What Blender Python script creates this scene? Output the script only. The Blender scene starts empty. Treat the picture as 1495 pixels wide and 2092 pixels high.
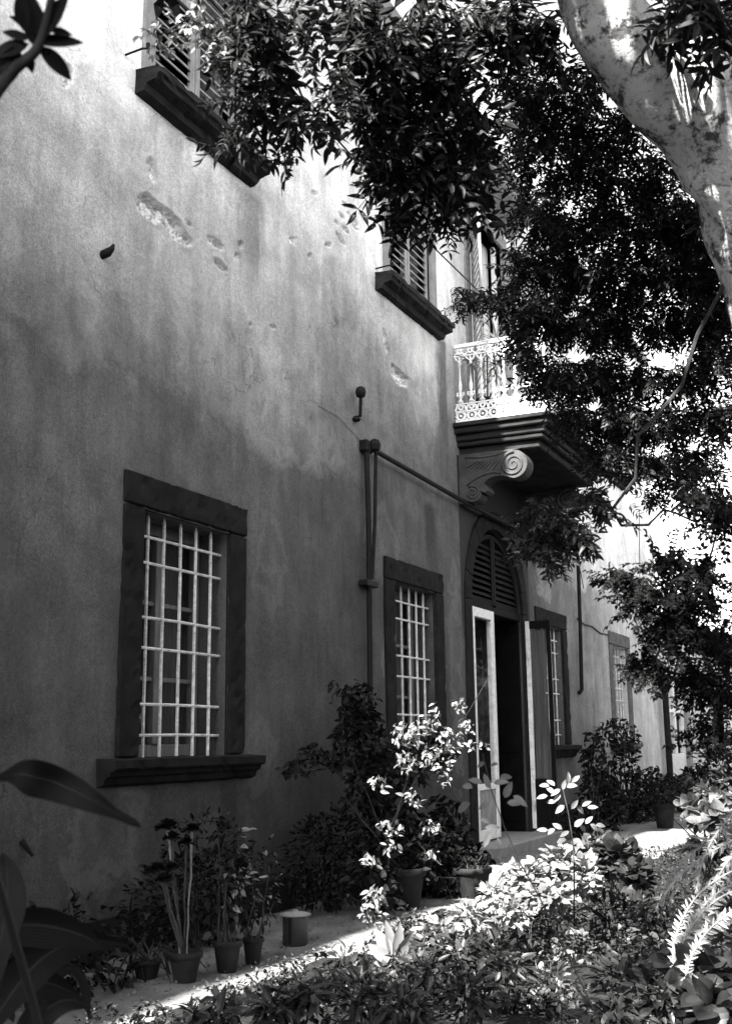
import bpy, math, random
import numpy as np
from mathutils import Vector, Matrix, noise
rnd = random.Random(7)
V = Vector
C = bpy.context.scene.collection
S = bpy.context.scene
# ------------------------------------------------------------------ camera
CAM = V((0.0, -5.367, 1.5))
R3 = Matrix(((0.42646808, -0.17156979, -0.88808152), (-0.90442604, -0.09366322, -0.41622199), (-0.01176851, 0.98070906, -0.19511854)))
FPX = 2350.0
cd = bpy.data.cameras.new("camera"); cam = bpy.data.objects.new("camera", cd); C.objects.link(cam)
cam.matrix_world = Matrix.Translation(CAM) @ R3.to_4x4()
cd.sensor_fit = 'AUTO'; cd.sensor_width = 36.0; cd.lens = 36.0 * FPX / 2092.0
cd.clip_start = 0.05; cd.clip_end = 900
cd.dof.use_dof = True; cd.dof.focus_distance = 11.0; cd.dof.aperture_fstop = 9.0
S.camera = cam
# ------------------------------------------------------------------ sky and sun
SUN = V((-0.72, 0.070, 0.69)).normalized()
EXPOSURE = 3.1
w = bpy.data.worlds.new("World"); S.world = w; w.use_nodes = True
nt = w.node_tree; nt.nodes.clear()
o = nt.nodes.new('ShaderNodeOutputWorld'); bg = nt.nodes.new('ShaderNodeBackground'); sk = nt.nodes.new('ShaderNodeTexSky'); bw = nt.nodes.new('ShaderNodeRGBToBW')
sk.sky_type = 'NISHITA'; sk.sun_disc = False
sk.sun_elevation = math.asin(SUN.z); sk.sun_rotation = math.atan2(SUN.x, SUN.y)
bg.inputs['Strength'].default_value = 0.115
nt.links.new(sk.outputs[0], bw.inputs[0]); nt.links.new(bw.outputs[0], bg.inputs[0]); nt.links.new(bg.outputs[0], o.inputs[0])
sl = bpy.data.lights.new("sun", 'SUN'); sl.energy = 4.8; sl.angle = math.radians(0.53); sl.color = (1, 0.985, 0.965)
so = bpy.data.objects.new("sun", sl); C.objects.link(so); so.rotation_euler = SUN.to_track_quat('Z', 'Y').to_euler()
S.view_settings.view_transform = 'Standard'; S.view_settings.look = 'None'; S.view_settings.gamma = 1.0
S.view_settings.exposure = EXPOSURE; S.view_settings.use_curve_mapping = False
S.render.engine = 'CYCLES'; S.cycles.max_bounces = 8; S.cycles.transparent_max_bounces = 12

# ------------------------------------------------------------------ rays through the photograph, used to measure where things stand
def ray(px, py):
    return R3 @ V((px - 747.5, -(py - 1046.0), -FPX))
def atD(px, py, dist):
    return CAM + ray(px, py).normalized() * dist
def atY(px, py, y):
    d = ray(px, py); return CAM + d * ((y - CAM.y) / d.y)
def atG(px, py, z=0.0):
    d = ray(px, py); return CAM + d * ((z - CAM.z) / d.z)
def project(p):
    c = R3.transposed() @ (V(p) - CAM)
    return 747.5 + FPX * c.x / -c.z, 1046.0 - FPX * c.y / -c.z, -c.z
# ------------------------------------------------------------------ materials (the photograph is black and white, so every colour is a grey)
def new_mat(name, rough=0.8, spec=0.3):
    m = bpy.data.materials.new(name); m.use_nodes = True
    b = m.node_tree.nodes['Principled BSDF']; b.inputs['Roughness'].default_value = rough
    b.inputs['Specular IOR Level'].default_value = spec
    return m, m.node_tree, b
class NB:
    def __init__(s, nt): s.nt = nt
    def n(s, t, **k):
        x = s.nt.nodes.new(t)
        for a, b in k.items():
            if a in x.inputs: s.put(x.inputs[a], b)
            else: setattr(x, a, b)
        return x
    def put(s, inp, v):
        if isinstance(v, bpy.types.NodeSocket): s.nt.links.new(v, inp)
        else: inp.default_value = v
    def math(s, op, a, b=0.0, clamp=False):
        x = s.nt.nodes.new('ShaderNodeMath'); x.operation = op; x.use_clamp = clamp
        s.put(x.inputs[0], a); s.put(x.inputs[1], b); return x.outputs[0]
    def noise(s, vec, scale, detail=6, rough=0.6, dist=0.0):
        x = s.nt.nodes.new('ShaderNodeTexNoise'); x.inputs['Scale'].default_value = scale; x.inputs['Detail'].default_value = detail
        x.inputs['Roughness'].default_value = rough; x.inputs['Distortion'].default_value = dist
        if vec is not None: s.put(x.inputs['Vector'], vec)
        return x.outputs['Fac']
    def ramp(s, f, a, b, lo=0.0, hi=1.0, smooth=True):
        x = s.nt.nodes.new('ShaderNodeMapRange'); x.interpolation_type = 'SMOOTHSTEP' if smooth else 'LINEAR'
        s.put(x.inputs[0], f)
        for i, v in zip((1, 2, 3, 4), (a, b, lo, hi)): s.put(x.inputs[i], v)
        return x.outputs[0]
    def mix(s, f, a, b):
        x = s.nt.nodes.new('ShaderNodeMix'); x.data_type = 'FLOAT'
        s.put(x.inputs[0], f); s.put(x.inputs[2], a); s.put(x.inputs[3], b); return x.outputs[0]
    def scale(s, vec, sc):
        x = s.nt.nodes.new('ShaderNodeMapping'); s.put(x.inputs[0], vec); x.inputs['Scale'].default_value = sc; return x.outputs[0]
    def pos(s):
        return s.nt.nodes.new('ShaderNodeNewGeometry').outputs['Position']
    def bump(s, h, strength, dist, bsdf):
        x = s.nt.nodes.new('ShaderNodeBump'); x.inputs['Strength'].default_value = strength; x.inputs['Distance'].default_value = dist
        s.put(x.inputs['Height'], h); s.nt.links.new(x.outputs[0], bsdf.inputs['Normal'])
    def color(s, v, bsdf):
        x = s.nt.nodes.new('ShaderNodeCombineColor')
        for i in range(3): s.put(x.inputs[i], v)
        s.nt.links.new(x.outputs[0], bsdf.inputs['Base Color'])
def simple(name, g, var=0.35, sc=6.0, rough=0.75, spec=0.3, bump=0.3, bd=0.01, stretch=(1, 1, 1), fine=60.0):
    m, nt, b = new_mat(name, rough, spec); n = NB(nt); p = n.scale(n.pos(), stretch)
    a = n.noise(p, sc); f = n.noise(p, fine, 3)
    v = n.math('ADD', n.math('MULTIPLY', a, 0.65), n.math('MULTIPLY', f, 0.35))
    n.color(n.ramp(v, 0.3, 0.7, g * (1 - var), g * (1 + var)), b)
    n.bump(v, bump, bd, b); return m
def leaf_mat(name, lo, hi, rough=0.42, spec=0.35, trans=0.25):
    m, nt, b = new_mat(name, rough, spec); n = NB(nt)
    oi = nt.nodes.new('ShaderNodeObjectInfo').outputs['Random']
    g = nt.nodes.new('ShaderNodeNewGeometry').outputs['Random Per Island']
    f = n.noise(n.pos(), 14.0, 2)
    v = n.math('ADD', n.math('MULTIPLY', g, 0.6), n.math('MULTIPLY', f, 0.4))
    col = n.ramp(v, 0.1, 0.95, lo, hi); n.color(col, b)
    tr = nt.nodes.new('ShaderNodeBsdfTranslucent'); mx = nt.nodes.new('ShaderNodeMixShader'); mx.inputs[0].default_value = trans
    cc = nt.nodes.new('ShaderNodeCombineColor')
    for i in range(3): n.put(cc.inputs[i], col)
    nt.links.new(cc.outputs[0], tr.inputs[0])
    out = nt.nodes['Material Output']; nt.links.new(b.outputs[0], mx.inputs[1]); nt.links.new(tr.outputs[0], mx.inputs[2]); nt.links.new(mx.outputs[0], out.inputs[0])
    return m

def plaster_mat():
    m, nt, b = new_mat('wall_plaster', 0.92, 0.15); n = NB(nt); p = n.pos()
    sx = nt.nodes.new('ShaderNodeSeparateXYZ'); nt.links.new(p, sx.inputs[0]); X, Z = sx.outputs[0], sx.outputs[2]
    big = n.noise(p, 0.7, 5, 0.6); mid = n.noise(p, 2.6, 6, 0.65, 0.4)
    streak = n.noise(n.scale(p, (2.6, 1, 0.5)), 1.6, 6, 0.65, 0.3)
    streak2 = n.noise(n.scale(p, (12, 1, 0.9)), 1.5, 4, 0.6)
    fine = n.noise(p, 30.0, 4, 0.7); grain = n.noise(p, 95.0, 3, 0.7)
    # pale upper coat above 4.25 m, older grey coat below, dirty foot; light gradient painted over
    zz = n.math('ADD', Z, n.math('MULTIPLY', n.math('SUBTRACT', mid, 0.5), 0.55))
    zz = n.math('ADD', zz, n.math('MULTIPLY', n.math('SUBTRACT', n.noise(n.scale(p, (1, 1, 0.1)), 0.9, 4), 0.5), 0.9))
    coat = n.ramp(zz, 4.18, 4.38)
    up = n.math('ADD', n.ramp(zz, 4.2, 6.0, 0.165, 0.36), n.ramp(zz, 5.7, 7.5, 0.0, n.ramp(X, 7.5, 9.5, 0.5, 0.22)))  # brighter with height: sky light painted into the coat colour
    up = n.math('ADD', up, n.ramp(X, 18.5, 22.0, 0.0, 0.40))  # far wall's stronger light painted into the upper coat
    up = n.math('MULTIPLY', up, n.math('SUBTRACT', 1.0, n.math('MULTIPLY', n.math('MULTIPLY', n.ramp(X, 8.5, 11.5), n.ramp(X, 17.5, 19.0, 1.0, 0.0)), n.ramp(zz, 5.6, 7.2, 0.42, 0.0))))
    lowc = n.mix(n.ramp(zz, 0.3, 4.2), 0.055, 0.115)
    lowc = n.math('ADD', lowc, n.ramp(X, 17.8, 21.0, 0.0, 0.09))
    lowc = n.math('ADD', lowc, n.ramp(X, 20.5, 24.0, 0.0, 0.32))  # far wall's stronger light painted into the lower coat
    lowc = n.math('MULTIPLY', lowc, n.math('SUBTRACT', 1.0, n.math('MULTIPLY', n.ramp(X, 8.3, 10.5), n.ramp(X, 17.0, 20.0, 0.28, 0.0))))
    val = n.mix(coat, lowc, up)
    # weather: vertical runs and blotches
    s = n.ramp(streak, 0.3, 0.72, 0.84, 1.14); s2 = n.ramp(streak2, 0.3, 0.7, 0.96, 1.04)
    m2 = n.ramp(mid, 0.3, 0.7, 0.84, 1.16); bg_ = n.ramp(big, 0.3, 0.7, 0.80, 1.2)
    for q in (s, s2, m2, bg_, n.ramp(fine, 0.3, 0.7, 0.86, 1.14), n.ramp(grain, 0.3, 0.7, 0.72, 1.28)):
        val = n.math('MULTIPLY', val, q)
    # patches of newer, paler plaster (x, z, half width, half height, lift)
    for (bx, bz, hw, hh, k) in ((9.35, 3.25, 0.34, 0.55, 0.045), (9.15, 1.45, 0.30, 0.35, 0.035), (18.4, 4.15, 0.45, 0.5, 0.16), (7.0, 0.85, 0.5, 0.4, 0.04), (9.7, 4.5, 1.2, 0.35, 0.07),
                              (13.3, 6.1, 0.7, 0.6, 0.12), (11.9, 3.75, 0.5, 0.45, 0.05), (12.0, 2.45, 0.2, 0.3, 0.07), (14.2, 2.5, 0.3, 1.6, 0.05)):
        dx = n.math('DIVIDE', n.math('SUBTRACT', X, bx), hw); dz = n.math('DIVIDE', n.math('SUBTRACT', Z, bz), hh)
        r = n.math('SQRT', n.math('ADD', n.math('MULTIPLY', dx, dx), n.math('MULTIPLY', dz, dz)))
        r = n.math('ADD', r, n.math('MULTIPLY', n.math('SUBTRACT', n.math('ADD', mid, n.math('MULTIPLY', fine, 0.3)), 0.65), 3.2))
        val = n.math('ADD', val, n.ramp(r, 0.72, 1.06, n.mix(n.ramp(r, 0.2, 0.9), k * 0.4, k), 0.0))
    # dark runs below the sills, darker strip beside the balcony (x, z top, half width, length, strength)
    for (bx, bz, hw, ln, k) in ((8.9, 6.7, 0.35, 1.2, 0.45), (7.6, 6.75, 0.3, 0.6, 0.35), (13.95, 6.8, 0.30, 2.2, 0.7), (13.4, 4.4, 0.25, 1.4, 0.5), (7.0, 1.3, 0.2, 0.8, 0.4), (8.7, 1.15, 0.25, 1.1, 0.35)):
        dx = n.math('ABSOLUTE', n.math('DIVIDE', n.math('SUBTRACT', X, bx), hw))
        dx = n.math('ADD', dx, n.math('MULTIPLY', n.math('SUBTRACT', streak, 0.5), 1.4))
        a = n.ramp(dx, 0.2, 1.1, 1.0, 0.0)
        dz = n.ramp(n.math('ADD', Z, n.math('MULTIPLY', n.math('SUBTRACT', mid, 0.5), 0.8)), bz - ln, bz - 0.2 * ln, 0.0, 1.0)
        top = n.ramp(Z, bz, bz + 0.1, 1.0, 0.0)
        val = n.math('MULTIPLY', val, n.math('SUBTRACT', 1.0, n.math('MULTIPLY', n.math('MULTIPLY', n.math('MULTIPLY', a, dz), top), k)))
    # bay round the doorway: dark stain plus balcony shade painted into the colour
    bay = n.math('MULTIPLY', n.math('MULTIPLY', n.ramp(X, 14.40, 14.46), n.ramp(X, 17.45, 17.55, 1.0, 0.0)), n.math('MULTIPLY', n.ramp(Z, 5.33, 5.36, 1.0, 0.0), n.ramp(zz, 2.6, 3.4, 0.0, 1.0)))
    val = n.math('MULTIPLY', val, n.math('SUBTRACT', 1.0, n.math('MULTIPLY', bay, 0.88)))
    cv = nt.nodes.new('ShaderNodeTexVoronoi'); cv.feature = 'DISTANCE_TO_EDGE'; cv.inputs['Scale'].default_value = 0.55
    wv = nt.nodes.new('ShaderNodeVectorMath'); wv.operation = 'MULTIPLY_ADD'; nz_ = nt.nodes.new('ShaderNodeTexNoise'); nz_.inputs['Scale'].default_value = 2.5; nz_.inputs['Detail'].default_value = 6; nt.links.new(p, nz_.inputs['Vector'])
    nt.links.new(nz_.outputs['Color'], wv.inputs[0]); wv.inputs[1].default_value = (.9, .9, .9); nt.links.new(p, wv.inputs[2]); nt.links.new(wv.outputs[0], cv.inputs['Vector'])
    crack = n.math('MULTIPLY', n.ramp(cv.outputs['Distance'], 0.0, 0.006, 1.0, 0.0), n.ramp(n.noise(p, 1.1, 3), 0.5, 0.6))
    val = n.math('MULTIPLY', val, n.math('SUBTRACT', 1.0, n.math('MULTIPLY', crack, 0.45)))
    # bare masonry inside the broken places and leaf-shadow chips (vertex attribute)
    at = nt.nodes.new('ShaderNodeAttribute'); at.attribute_name = 'bare'
    vor = nt.nodes.new('ShaderNodeTexVoronoi'); vor.inputs['Scale'].default_value = 16; nt.links.new(p, vor.inputs[0])
    bare = n.math('MULTIPLY', n.ramp(n.noise(p, 22, 5, 0.7), 0.35, 0.6, 0.34, 1.0), n.ramp(vor.outputs['Distance'], 0.0, 0.45, 1.1, 0.75))
    val = n.mix(at.outputs['Fac'], val, bare)
    val = n.math('MINIMUM', n.math('MAXIMUM', val, 0.03), 0.86)
    n.color(val, b)
    h = n.math('ADD', n.math('MULTIPLY', mid, 1.2), n.math('ADD', n.math('MULTIPLY', fine, 0.35), n.math('MULTIPLY', grain, 0.12)))
    n.bump(h, 0.55, 0.02, b)
    return m
M = {}
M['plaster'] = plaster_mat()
M['plinth'] = simple('damp_plinth', 0.016, 0.5, 4, 0.95, 0.05, 0.5, 0.01)
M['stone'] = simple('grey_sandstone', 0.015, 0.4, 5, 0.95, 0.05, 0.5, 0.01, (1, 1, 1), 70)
M['stone_worn'] = simple('worn_grey_stone', 0.10, 0.35, 6, 0.9, 0.1, 0.4, 0.01)
M['bracket_stone'] = simple('grey_carved_stone', 0.045, 0.35, 6, 0.9, 0.1, 0.4, 0.01)
M['stone_pale'] = simple('pale_carved_stone', 0.20, 0.25, 6, 0.85, 0.2, 0.4, 0.01)
M['stone_stained'] = simple('stained_balcony_stone', 0.020, 0.6, 4, 0.95, 0.06, 0.5, 0.01, (1, 1, 4))
M['white_paint'] = simple('worn_white_paint', 0.66, 0.25, 14, 0.55, 0.4, 0.25, 0.004)
M['rail_paint'] = simple('white_cast_iron_paint', 0.80, 0.1, 12, 0.5, 0.4, 0.2, 0.003)
M['bar_paint'] = simple('white_painted_iron', 0.56, 0.38, 18, 0.55, 0.4, 0.3, 0.003)
M['shutter'] = simple('weathered_shutter_wood', 0.22, 0.4, 7, 0.8, 0.2, 0.4, 0.005, (4, 4, 0.6))
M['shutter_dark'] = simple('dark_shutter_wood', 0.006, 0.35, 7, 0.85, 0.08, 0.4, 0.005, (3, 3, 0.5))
M['sash'] = simple('grey_window_timber', 0.16, 0.3, 7, 0.7, 0.3, 0.3, 0.004, (3, 3, 0.5))
M['iron'] = simple('black_iron', 0.009, 0.4, 10, 0.7, 0.12, 0.4, 0.003)
M['curtain'] = simple('dim_curtain_cloth', 0.10, 0.4, 3, 0.95, 0.1, 0.2, 0.01, (6, 6, 0.3))
M['curtain_pale'] = simple('pale_curtain_cloth', 0.5, 0.2, 3, 0.95, 0.1, 0.2, 0.01, (6, 6, 0.3))
M['gravel'] = simple('pale_gravel_path', 0.125, 0.40, 2.5, 0.95, 0.1, 0.8, 0.02, (1, 1, 1), 45)
M['soil'] = simple('dark_garden_soil', 0.014, 0.5, 4, 0.95, 0.1, 1.0, 0.05, (1, 1, 1), 30)
M['terracotta'] = simple('old_terracotta', 0.013, 0.65, 9, 0.85, 0.2, 0.4, 0.006)
M['tin'] = simple('dull_tin', 0.028, 0.35, 9, 0.5, 0.5, 0.3, 0.004)
M['roof'] = simple('roof_tiles', 0.16, 0.3, 6)
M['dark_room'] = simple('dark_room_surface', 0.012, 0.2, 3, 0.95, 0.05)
M['doorway_black'] = simple('doorway_shade_black', 0.005, 0.3, 5, 0.9, 0.04)  # near black, stands in for the shade inside the doorway
M['bark_dark'] = simple('dark_twig_bark', 0.035, 0.4, 20, 0.85, 0.2, 0.5, 0.005)
M['stem'] = simple('woody_stem', 0.045, 0.4, 20, 0.8, 0.2, 0.4, 0.004)
M['leaf_tree'] = leaf_mat('dark_tree_leaf', 0.007, 0.026, 0.5, 0.2, 0.18)
M['leaf_grey'] = leaf_mat('grey_tree_leaf', 0.012, 0.055, 0.5, 0.3, 0.2)
M['leaf_lacy'] = leaf_mat('small_locust_leaf', 0.004, 0.012, 0.7, 0.05, 0.06)
M['leaf_shrub'] = leaf_mat('shrub_leaf', 0.007, 0.055, 0.4, 0.3)
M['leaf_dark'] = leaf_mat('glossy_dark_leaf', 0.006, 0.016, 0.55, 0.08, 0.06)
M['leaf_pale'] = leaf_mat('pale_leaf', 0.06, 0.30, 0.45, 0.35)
M['leaf_white'] = leaf_mat('whitish_petal', 0.12, 0.34, 0.5, 0.3)
M['grass'] = leaf_mat('ground_cover_leaf', 0.005, 0.062, 0.5, 0.3)
def veined_mat():
    m, nt, b = new_mat('veined_dark_leaf', 0.5, 0.12); n = NB(nt); at = nt.nodes.new('ShaderNodeAttribute'); at.attribute_name = 'across'; u = at.outputs['Fac']
    rib = n.ramp(n.math('ABSOLUTE', u), 0.0, 0.07, 1.0, 0.0); v = n.math('ABSOLUTE', n.math('SINE', n.math('MULTIPLY', u, 22.0)))
    spots = n.ramp(n.noise(n.pos(), 60, 4, 0.7), 0.55, 0.75); big = n.noise(n.pos(), 9, 4)
    val = n.math('ADD', n.math('MULTIPLY', big, 0.008), n.math('ADD', n.math('MULTIPLY', rib, 0.02), n.math('MULTIPLY', n.math('ADD', v, spots), 0.004)))
    n.color(val, b); n.bump(n.math('ADD', n.math('MULTIPLY', v, 0.6), rib), 0.5, 0.003, b); return m
M['leaf_veined'] = veined_mat()
def bark_mat():
    m, nt, b = new_mat('mottled_pale_bark', 0.85, 0.15); n = NB(nt); p = n.pos()
    a = n.noise(p, 9.0, 10, 0.74, 0.1); c = n.noise(p, 34, 6, 0.75); d = n.noise(n.scale(p, (1, 1, 3)), 14, 6, 0.7)
    v = n.ramp(a, 0.41, 0.49, 0.10, 0.78); v = n.math('MULTIPLY', v, n.ramp(c, 0.32, 0.5, 0.55, 1.08))
    v = n.math('MULTIPLY', v, n.ramp(d, 0.36, 0.44, 0.45, 1.0)); n.color(v, b)
    n.bump(n.math('ADD', n.math('ADD', a, n.math('MULTIPLY', c, 0.7)), n.math('MULTIPLY', d, 0.8)), 0.9, 0.035, b); return m
M['bark'] = bark_mat()
def glass_mat():
    m, nt, b = new_mat('old_window_glass', 0.06, 0.5); n = NB(nt)
    b.inputs['Base Color'].default_value = (0.9, 0.9, 0.9, 1)
    gl = nt.nodes.new('ShaderNodeBsdfGlossy'); gl.inputs['Roughness'].default_value = 0.05; tr = nt.nodes.new('ShaderNodeBsdfTransparent'); tr.inputs[0].default_value = (0.9, 0.9, 0.9, 1)
    fr = nt.nodes.new('ShaderNodeFresnel'); fr.inputs[0].default_value = 1.3; mx = nt.nodes.new('ShaderNodeMixShader')
    gm = nt.nodes.new('ShaderNodeMath'); gm.operation = 'MULTIPLY'; gm.inputs[1].default_value = 0.12; nt.links.new(fr.outputs[0], gm.inputs[0]); nt.links.new(gm.outputs[0], mx.inputs[0]); nt.links.new(tr.outputs[0], mx.inputs[1]); nt.links.new(gl.outputs[0], mx.inputs[2])
    n.bump(n.noise(n.pos(), 5, 2), 0.15, 0.01, gl) if False else None
    nt.links.new(mx.outputs[0], nt.nodes['Material Output'].inputs[0]); return m
M['glass'] = glass_mat()

# ------------------------------------------------------------------ mesh helpers
class MB:
    def __init__(s): s.v = []; s.f = []
    def add(s, v, f):
        k = len(s.v); s.v += [tuple(x) for x in v]; s.f += [tuple(i + k for i in q) for q in f]; return s
    def box(s, x0, x1, y0, y1, z0, z1, bev=0.0):
        if x1 < x0: x0, x1 = x1, x0
        if y1 < y0: y0, y1 = y1, y0
        if z1 < z0: z0, z1 = z1, z0
        if bev <= 0:
            v = [(x, y, z) for x in (x0, x1) for y in (y0, y1) for z in (z0, z1)]
            return s.add(v, [(0, 1, 3, 2), (4, 6, 7, 5), (0, 4, 5, 1), (2, 3, 7, 6), (0, 2, 6, 4), (1, 5, 7, 3)])
        b = bev; V_ = []; idx = {}
        for ix, x in enumerate((x0, x1)):
            for iy, y in enumerate((y0, y1)):
                for iz, z in enumerate((z0, z1)):
                    sx, sy, sz = (1, -1)[ix], (1, -1)[iy], (1, -1)[iz]
                    idx[ix, iy, iz, 0] = len(V_); V_.append((x, y + sy * b, z + sz * b))
                    idx[ix, iy, iz, 1] = len(V_); V_.append((x + sx * b, y, z + sz * b))
                    idx[ix, iy, iz, 2] = len(V_); V_.append((x + sx * b, y + sy * b, z))
        F = []
        for a in range(3):
            o1, o2 = [i for i in range(3) if i != a]
            for e in (0, 1):
                q = []
                for (p, r) in ((0, 0), (1, 0), (1, 1), (0, 1)):
                    k = [0, 0, 0]; k[a] = e; k[o1] = p; k[o2] = r; q.append(idx[k[0], k[1], k[2], a])
                F.append(q)
        for a in range(3):          # edge quads run along axis a
            o1, o2 = [i for i in range(3) if i != a]
            for p in (0, 1):
                for r in (0, 1):
                    q = []
                    for e, w_ in ((0, o1), (1, o1), (1, o2), (0, o2)):
                        k = [0, 0, 0]; k[a] = e; k[o1] = p; k[o2] = r; q.append(idx[k[0], k[1], k[2], w_])
                    F.append(q)
        for ix in (0, 1):
            for iy in (0, 1):
                for iz in (0, 1): F.append([idx[ix, iy, iz, k] for k in range(3)])
        return s.add(V_, F)
    def tube(s, pts, r, seg=8, cap=True, jit=0.0):
        pts = [V(p) for p in pts]; n = len(pts)
        rr = r if isinstance(r, (list, tuple)) else [r] * n
        base = len(s.v); up = None
        for i, p in enumerate(pts):
            t = (pts[min(i + 1, n - 1)] - pts[max(i - 1, 0)]).normalized()
            if up is None:
                up = t.orthogonal().normalized()
            else:
                up = (up - t * up.dot(t))
                up = up.normalized() if up.length > 1e-6 else t.orthogonal().normalized()
            sd = t.cross(up)
            for k in range(seg):
                a = 2 * math.pi * k / seg; q = rr[i] * (1 + (jit * (noise.noise(p * 5 + V((math.cos(a), math.sin(a), 0))) if jit else 0)))
                s.v.append(tuple(p + up * (math.cos(a) * q) + sd * (math.sin(a) * q)))
        for i in range(n - 1):
            for k in range(seg):
                a = base + i * seg + k; b = base + i * seg + (k + 1) % seg
                s.f.append((a, b, b + seg, a + seg))
        if cap:
            s.f.append(tuple(base + k for k in reversed(range(seg)))); s.f.append(tuple(base + (n - 1) * seg + k for k in range(seg)))
        return s
    def lathe(s, c, prof, seg=20):
        base = len(s.v); c = V(c)
        for (r, z) in prof:
            for k in range(seg):
                a = 2 * math.pi * k / seg; s.v.append((c.x + r * math.cos(a), c.y + r * math.sin(a), c.z + z))
        for i in range(len(prof) - 1):
            for k in range(seg):
                a = base + i * seg + k; b = base + i * seg + (k + 1) % seg; s.f.append((a, b, b + seg, a + seg))
        s.f.append(tuple(base + k for k in reversed(range(seg)))); s.f.append(tuple(base + (len(prof) - 1) * seg + k for k in range(seg)))
        return s
    def prism(s, poly, axis, a0, a1):
        # poly in the two other axes; axis 0: (y,z), axis 1: (x,z)
        n = len(poly)
        def mk(u, v, a): return (a, u, v) if axis == 0 else ((u, a, v) if axis == 1 else (u, v, a))
        vv = [mk(u, v, a0) for u, v in poly] + [mk(u, v, a1) for u, v in poly]
        ff = [tuple(range(n)), tuple(reversed(range(n, 2 * n)))] + [(i, (i + 1) % n, (i + 1) % n + n, i + n) for i in range(n)]
        return s.add(vv, ff)
    def mesh(s, name, mat, smooth=False):
        me = bpy.data.meshes.new(name); me.from_pydata(s.v, [], s.f); me.validate()
        if smooth: me.polygons.foreach_set('use_smooth', [True] * len(me.polygons))
        me.materials.append(mat); return me
    def build(s, name, mat, parent=None, smooth=False):
        me = s.mesh(name, mat, smooth); o = bpy.data.objects.new(name, me); C.objects.link(o); attach(o, parent)
        if parent is None or True:
            import bmesh
            bm = bmesh.new(); bm.from_mesh(me); bmesh.ops.recalc_face_normals(bm, faces=bm.faces); bm.to_mesh(me); bm.free()
        return o
def roughen(o, amp=.004, seg=.11, seed=0.0):
    import bmesh
    bm = bmesh.new(); bm.from_mesh(o.data)
    for _ in range(5):
        e = [x_ for x_ in bm.edges if x_.calc_length() > seg]
        if not e: break
        bmesh.ops.subdivide_edges(bm, edges=e, cuts=1, use_grid_fill=True)
    for v_ in bm.verts:
        q = v_.co * 9 + V((seed, 0, 0)); k = noise.noise(v_.co * 31)
        v_.co += noise.noise_vector(q) * amp + noise.noise_vector(q * 4) * amp * .5 + (v_.normal * (-amp * 3.0) if k > .38 else V((0, 0, 0)))
    bm.normal_update(); bm.to_mesh(o.data); bm.free(); return o
ROOTLOC = {}
def attach(o, parent):
    if parent is None: return
    o.parent = parent
    if parent.name in ROOTLOC: o.matrix_parent_inverse = Matrix.Translation(-ROOTLOC[parent.name])
def inst(me, name, mat4, parent=None):
    o = bpy.data.objects.new(name, me); C.objects.link(o); attach(o, parent); o.matrix_basis = mat4; return o
def thing(name, label, cat, loc=(0, 0, 0), group=None):
    o = bpy.data.objects.new(name, None); C.objects.link(o); o.location = loc; o.empty_display_size = 0.2
    o['label'] = label; o['category'] = cat
    if group: o['group'] = group
    ROOTLOC[o.name] = V(loc); return o
def tag(o, label=None, cat=None, group=None, kind=None):
    for k, v_ in (('label', label), ('category', cat), ('group', group), ('kind', kind)):
        if v_: o[k] = v_
    return o

# ------------------------------------------------------------------ ground
def sheet(name, x0, x1, y0, y1, z, mat, nx, ny, amp=0.0, edge=None):
    vs = []
    for i in range(nx + 1):
        for j in range(ny + 1):
            x = x0 + (x1 - x0) * i / nx
            ya, yb = (y0, y1) if edge is None else edge(x)
            y = ya + (yb - ya) * j / ny
            vs.append((x, y, z + (amp * noise.fractal(V((x * 1.3, y * 1.3, 0)), 1.0, 2.0, 3) if amp else 0)))
    fs = [(i * (ny + 1) + j, (i + 1) * (ny + 1) + j, (i + 1) * (ny + 1) + j + 1, i * (ny + 1) + j + 1) for i in range(nx) for j in range(ny)]
    return MB().add(vs, fs).build(name, mat, None, True)
tag(sheet('ground', -400, 500, -400, 400, -0.06, M['soil'], 30, 30), kind='structure')
def path_outer(x):
    return -1.62 - 0.95 * max(0, min(1, (x - 10) / 8.0)) - 0.08 * math.sin(x * 1.9) - 0.05 * math.sin(x * 5.1)
tag(sheet('path', -8, 48, 0, 0, 0.0, M['gravel'], 220, 14, 0.015, lambda x: (path_outer(x), 0.05)), kind='structure')
tag(sheet('garden_bed', -8, 30, 0, 0, 0.03, M['soil'], 260, 60, 0.10, lambda x: (-11.0, path_outer(x) + 0.02)), kind='structure')
# a low run of kerb stones along the bed
kerb = tag(MB().box(-8, -7.9, path_outer(-8) - .06, path_outer(-8), 0, .05).build('bed_edging', M['stone'], None), kind='structure')
x = -0.5
while x < 26:
    L = rnd.uniform(0.22, 0.42); y = path_outer(x + L / 2); h = rnd.uniform(0.03, 0.075)
    q = MB().box(x, x + L - 0.02, y - 0.07, y + 0.05, -0.04, h, 0.018)
    ob = q.build('stone', M['stone_pale'] if rnd.random() < 0.2 else M['stone'], kerb); roughen(ob, .012, .12, x)
    x += L

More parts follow.
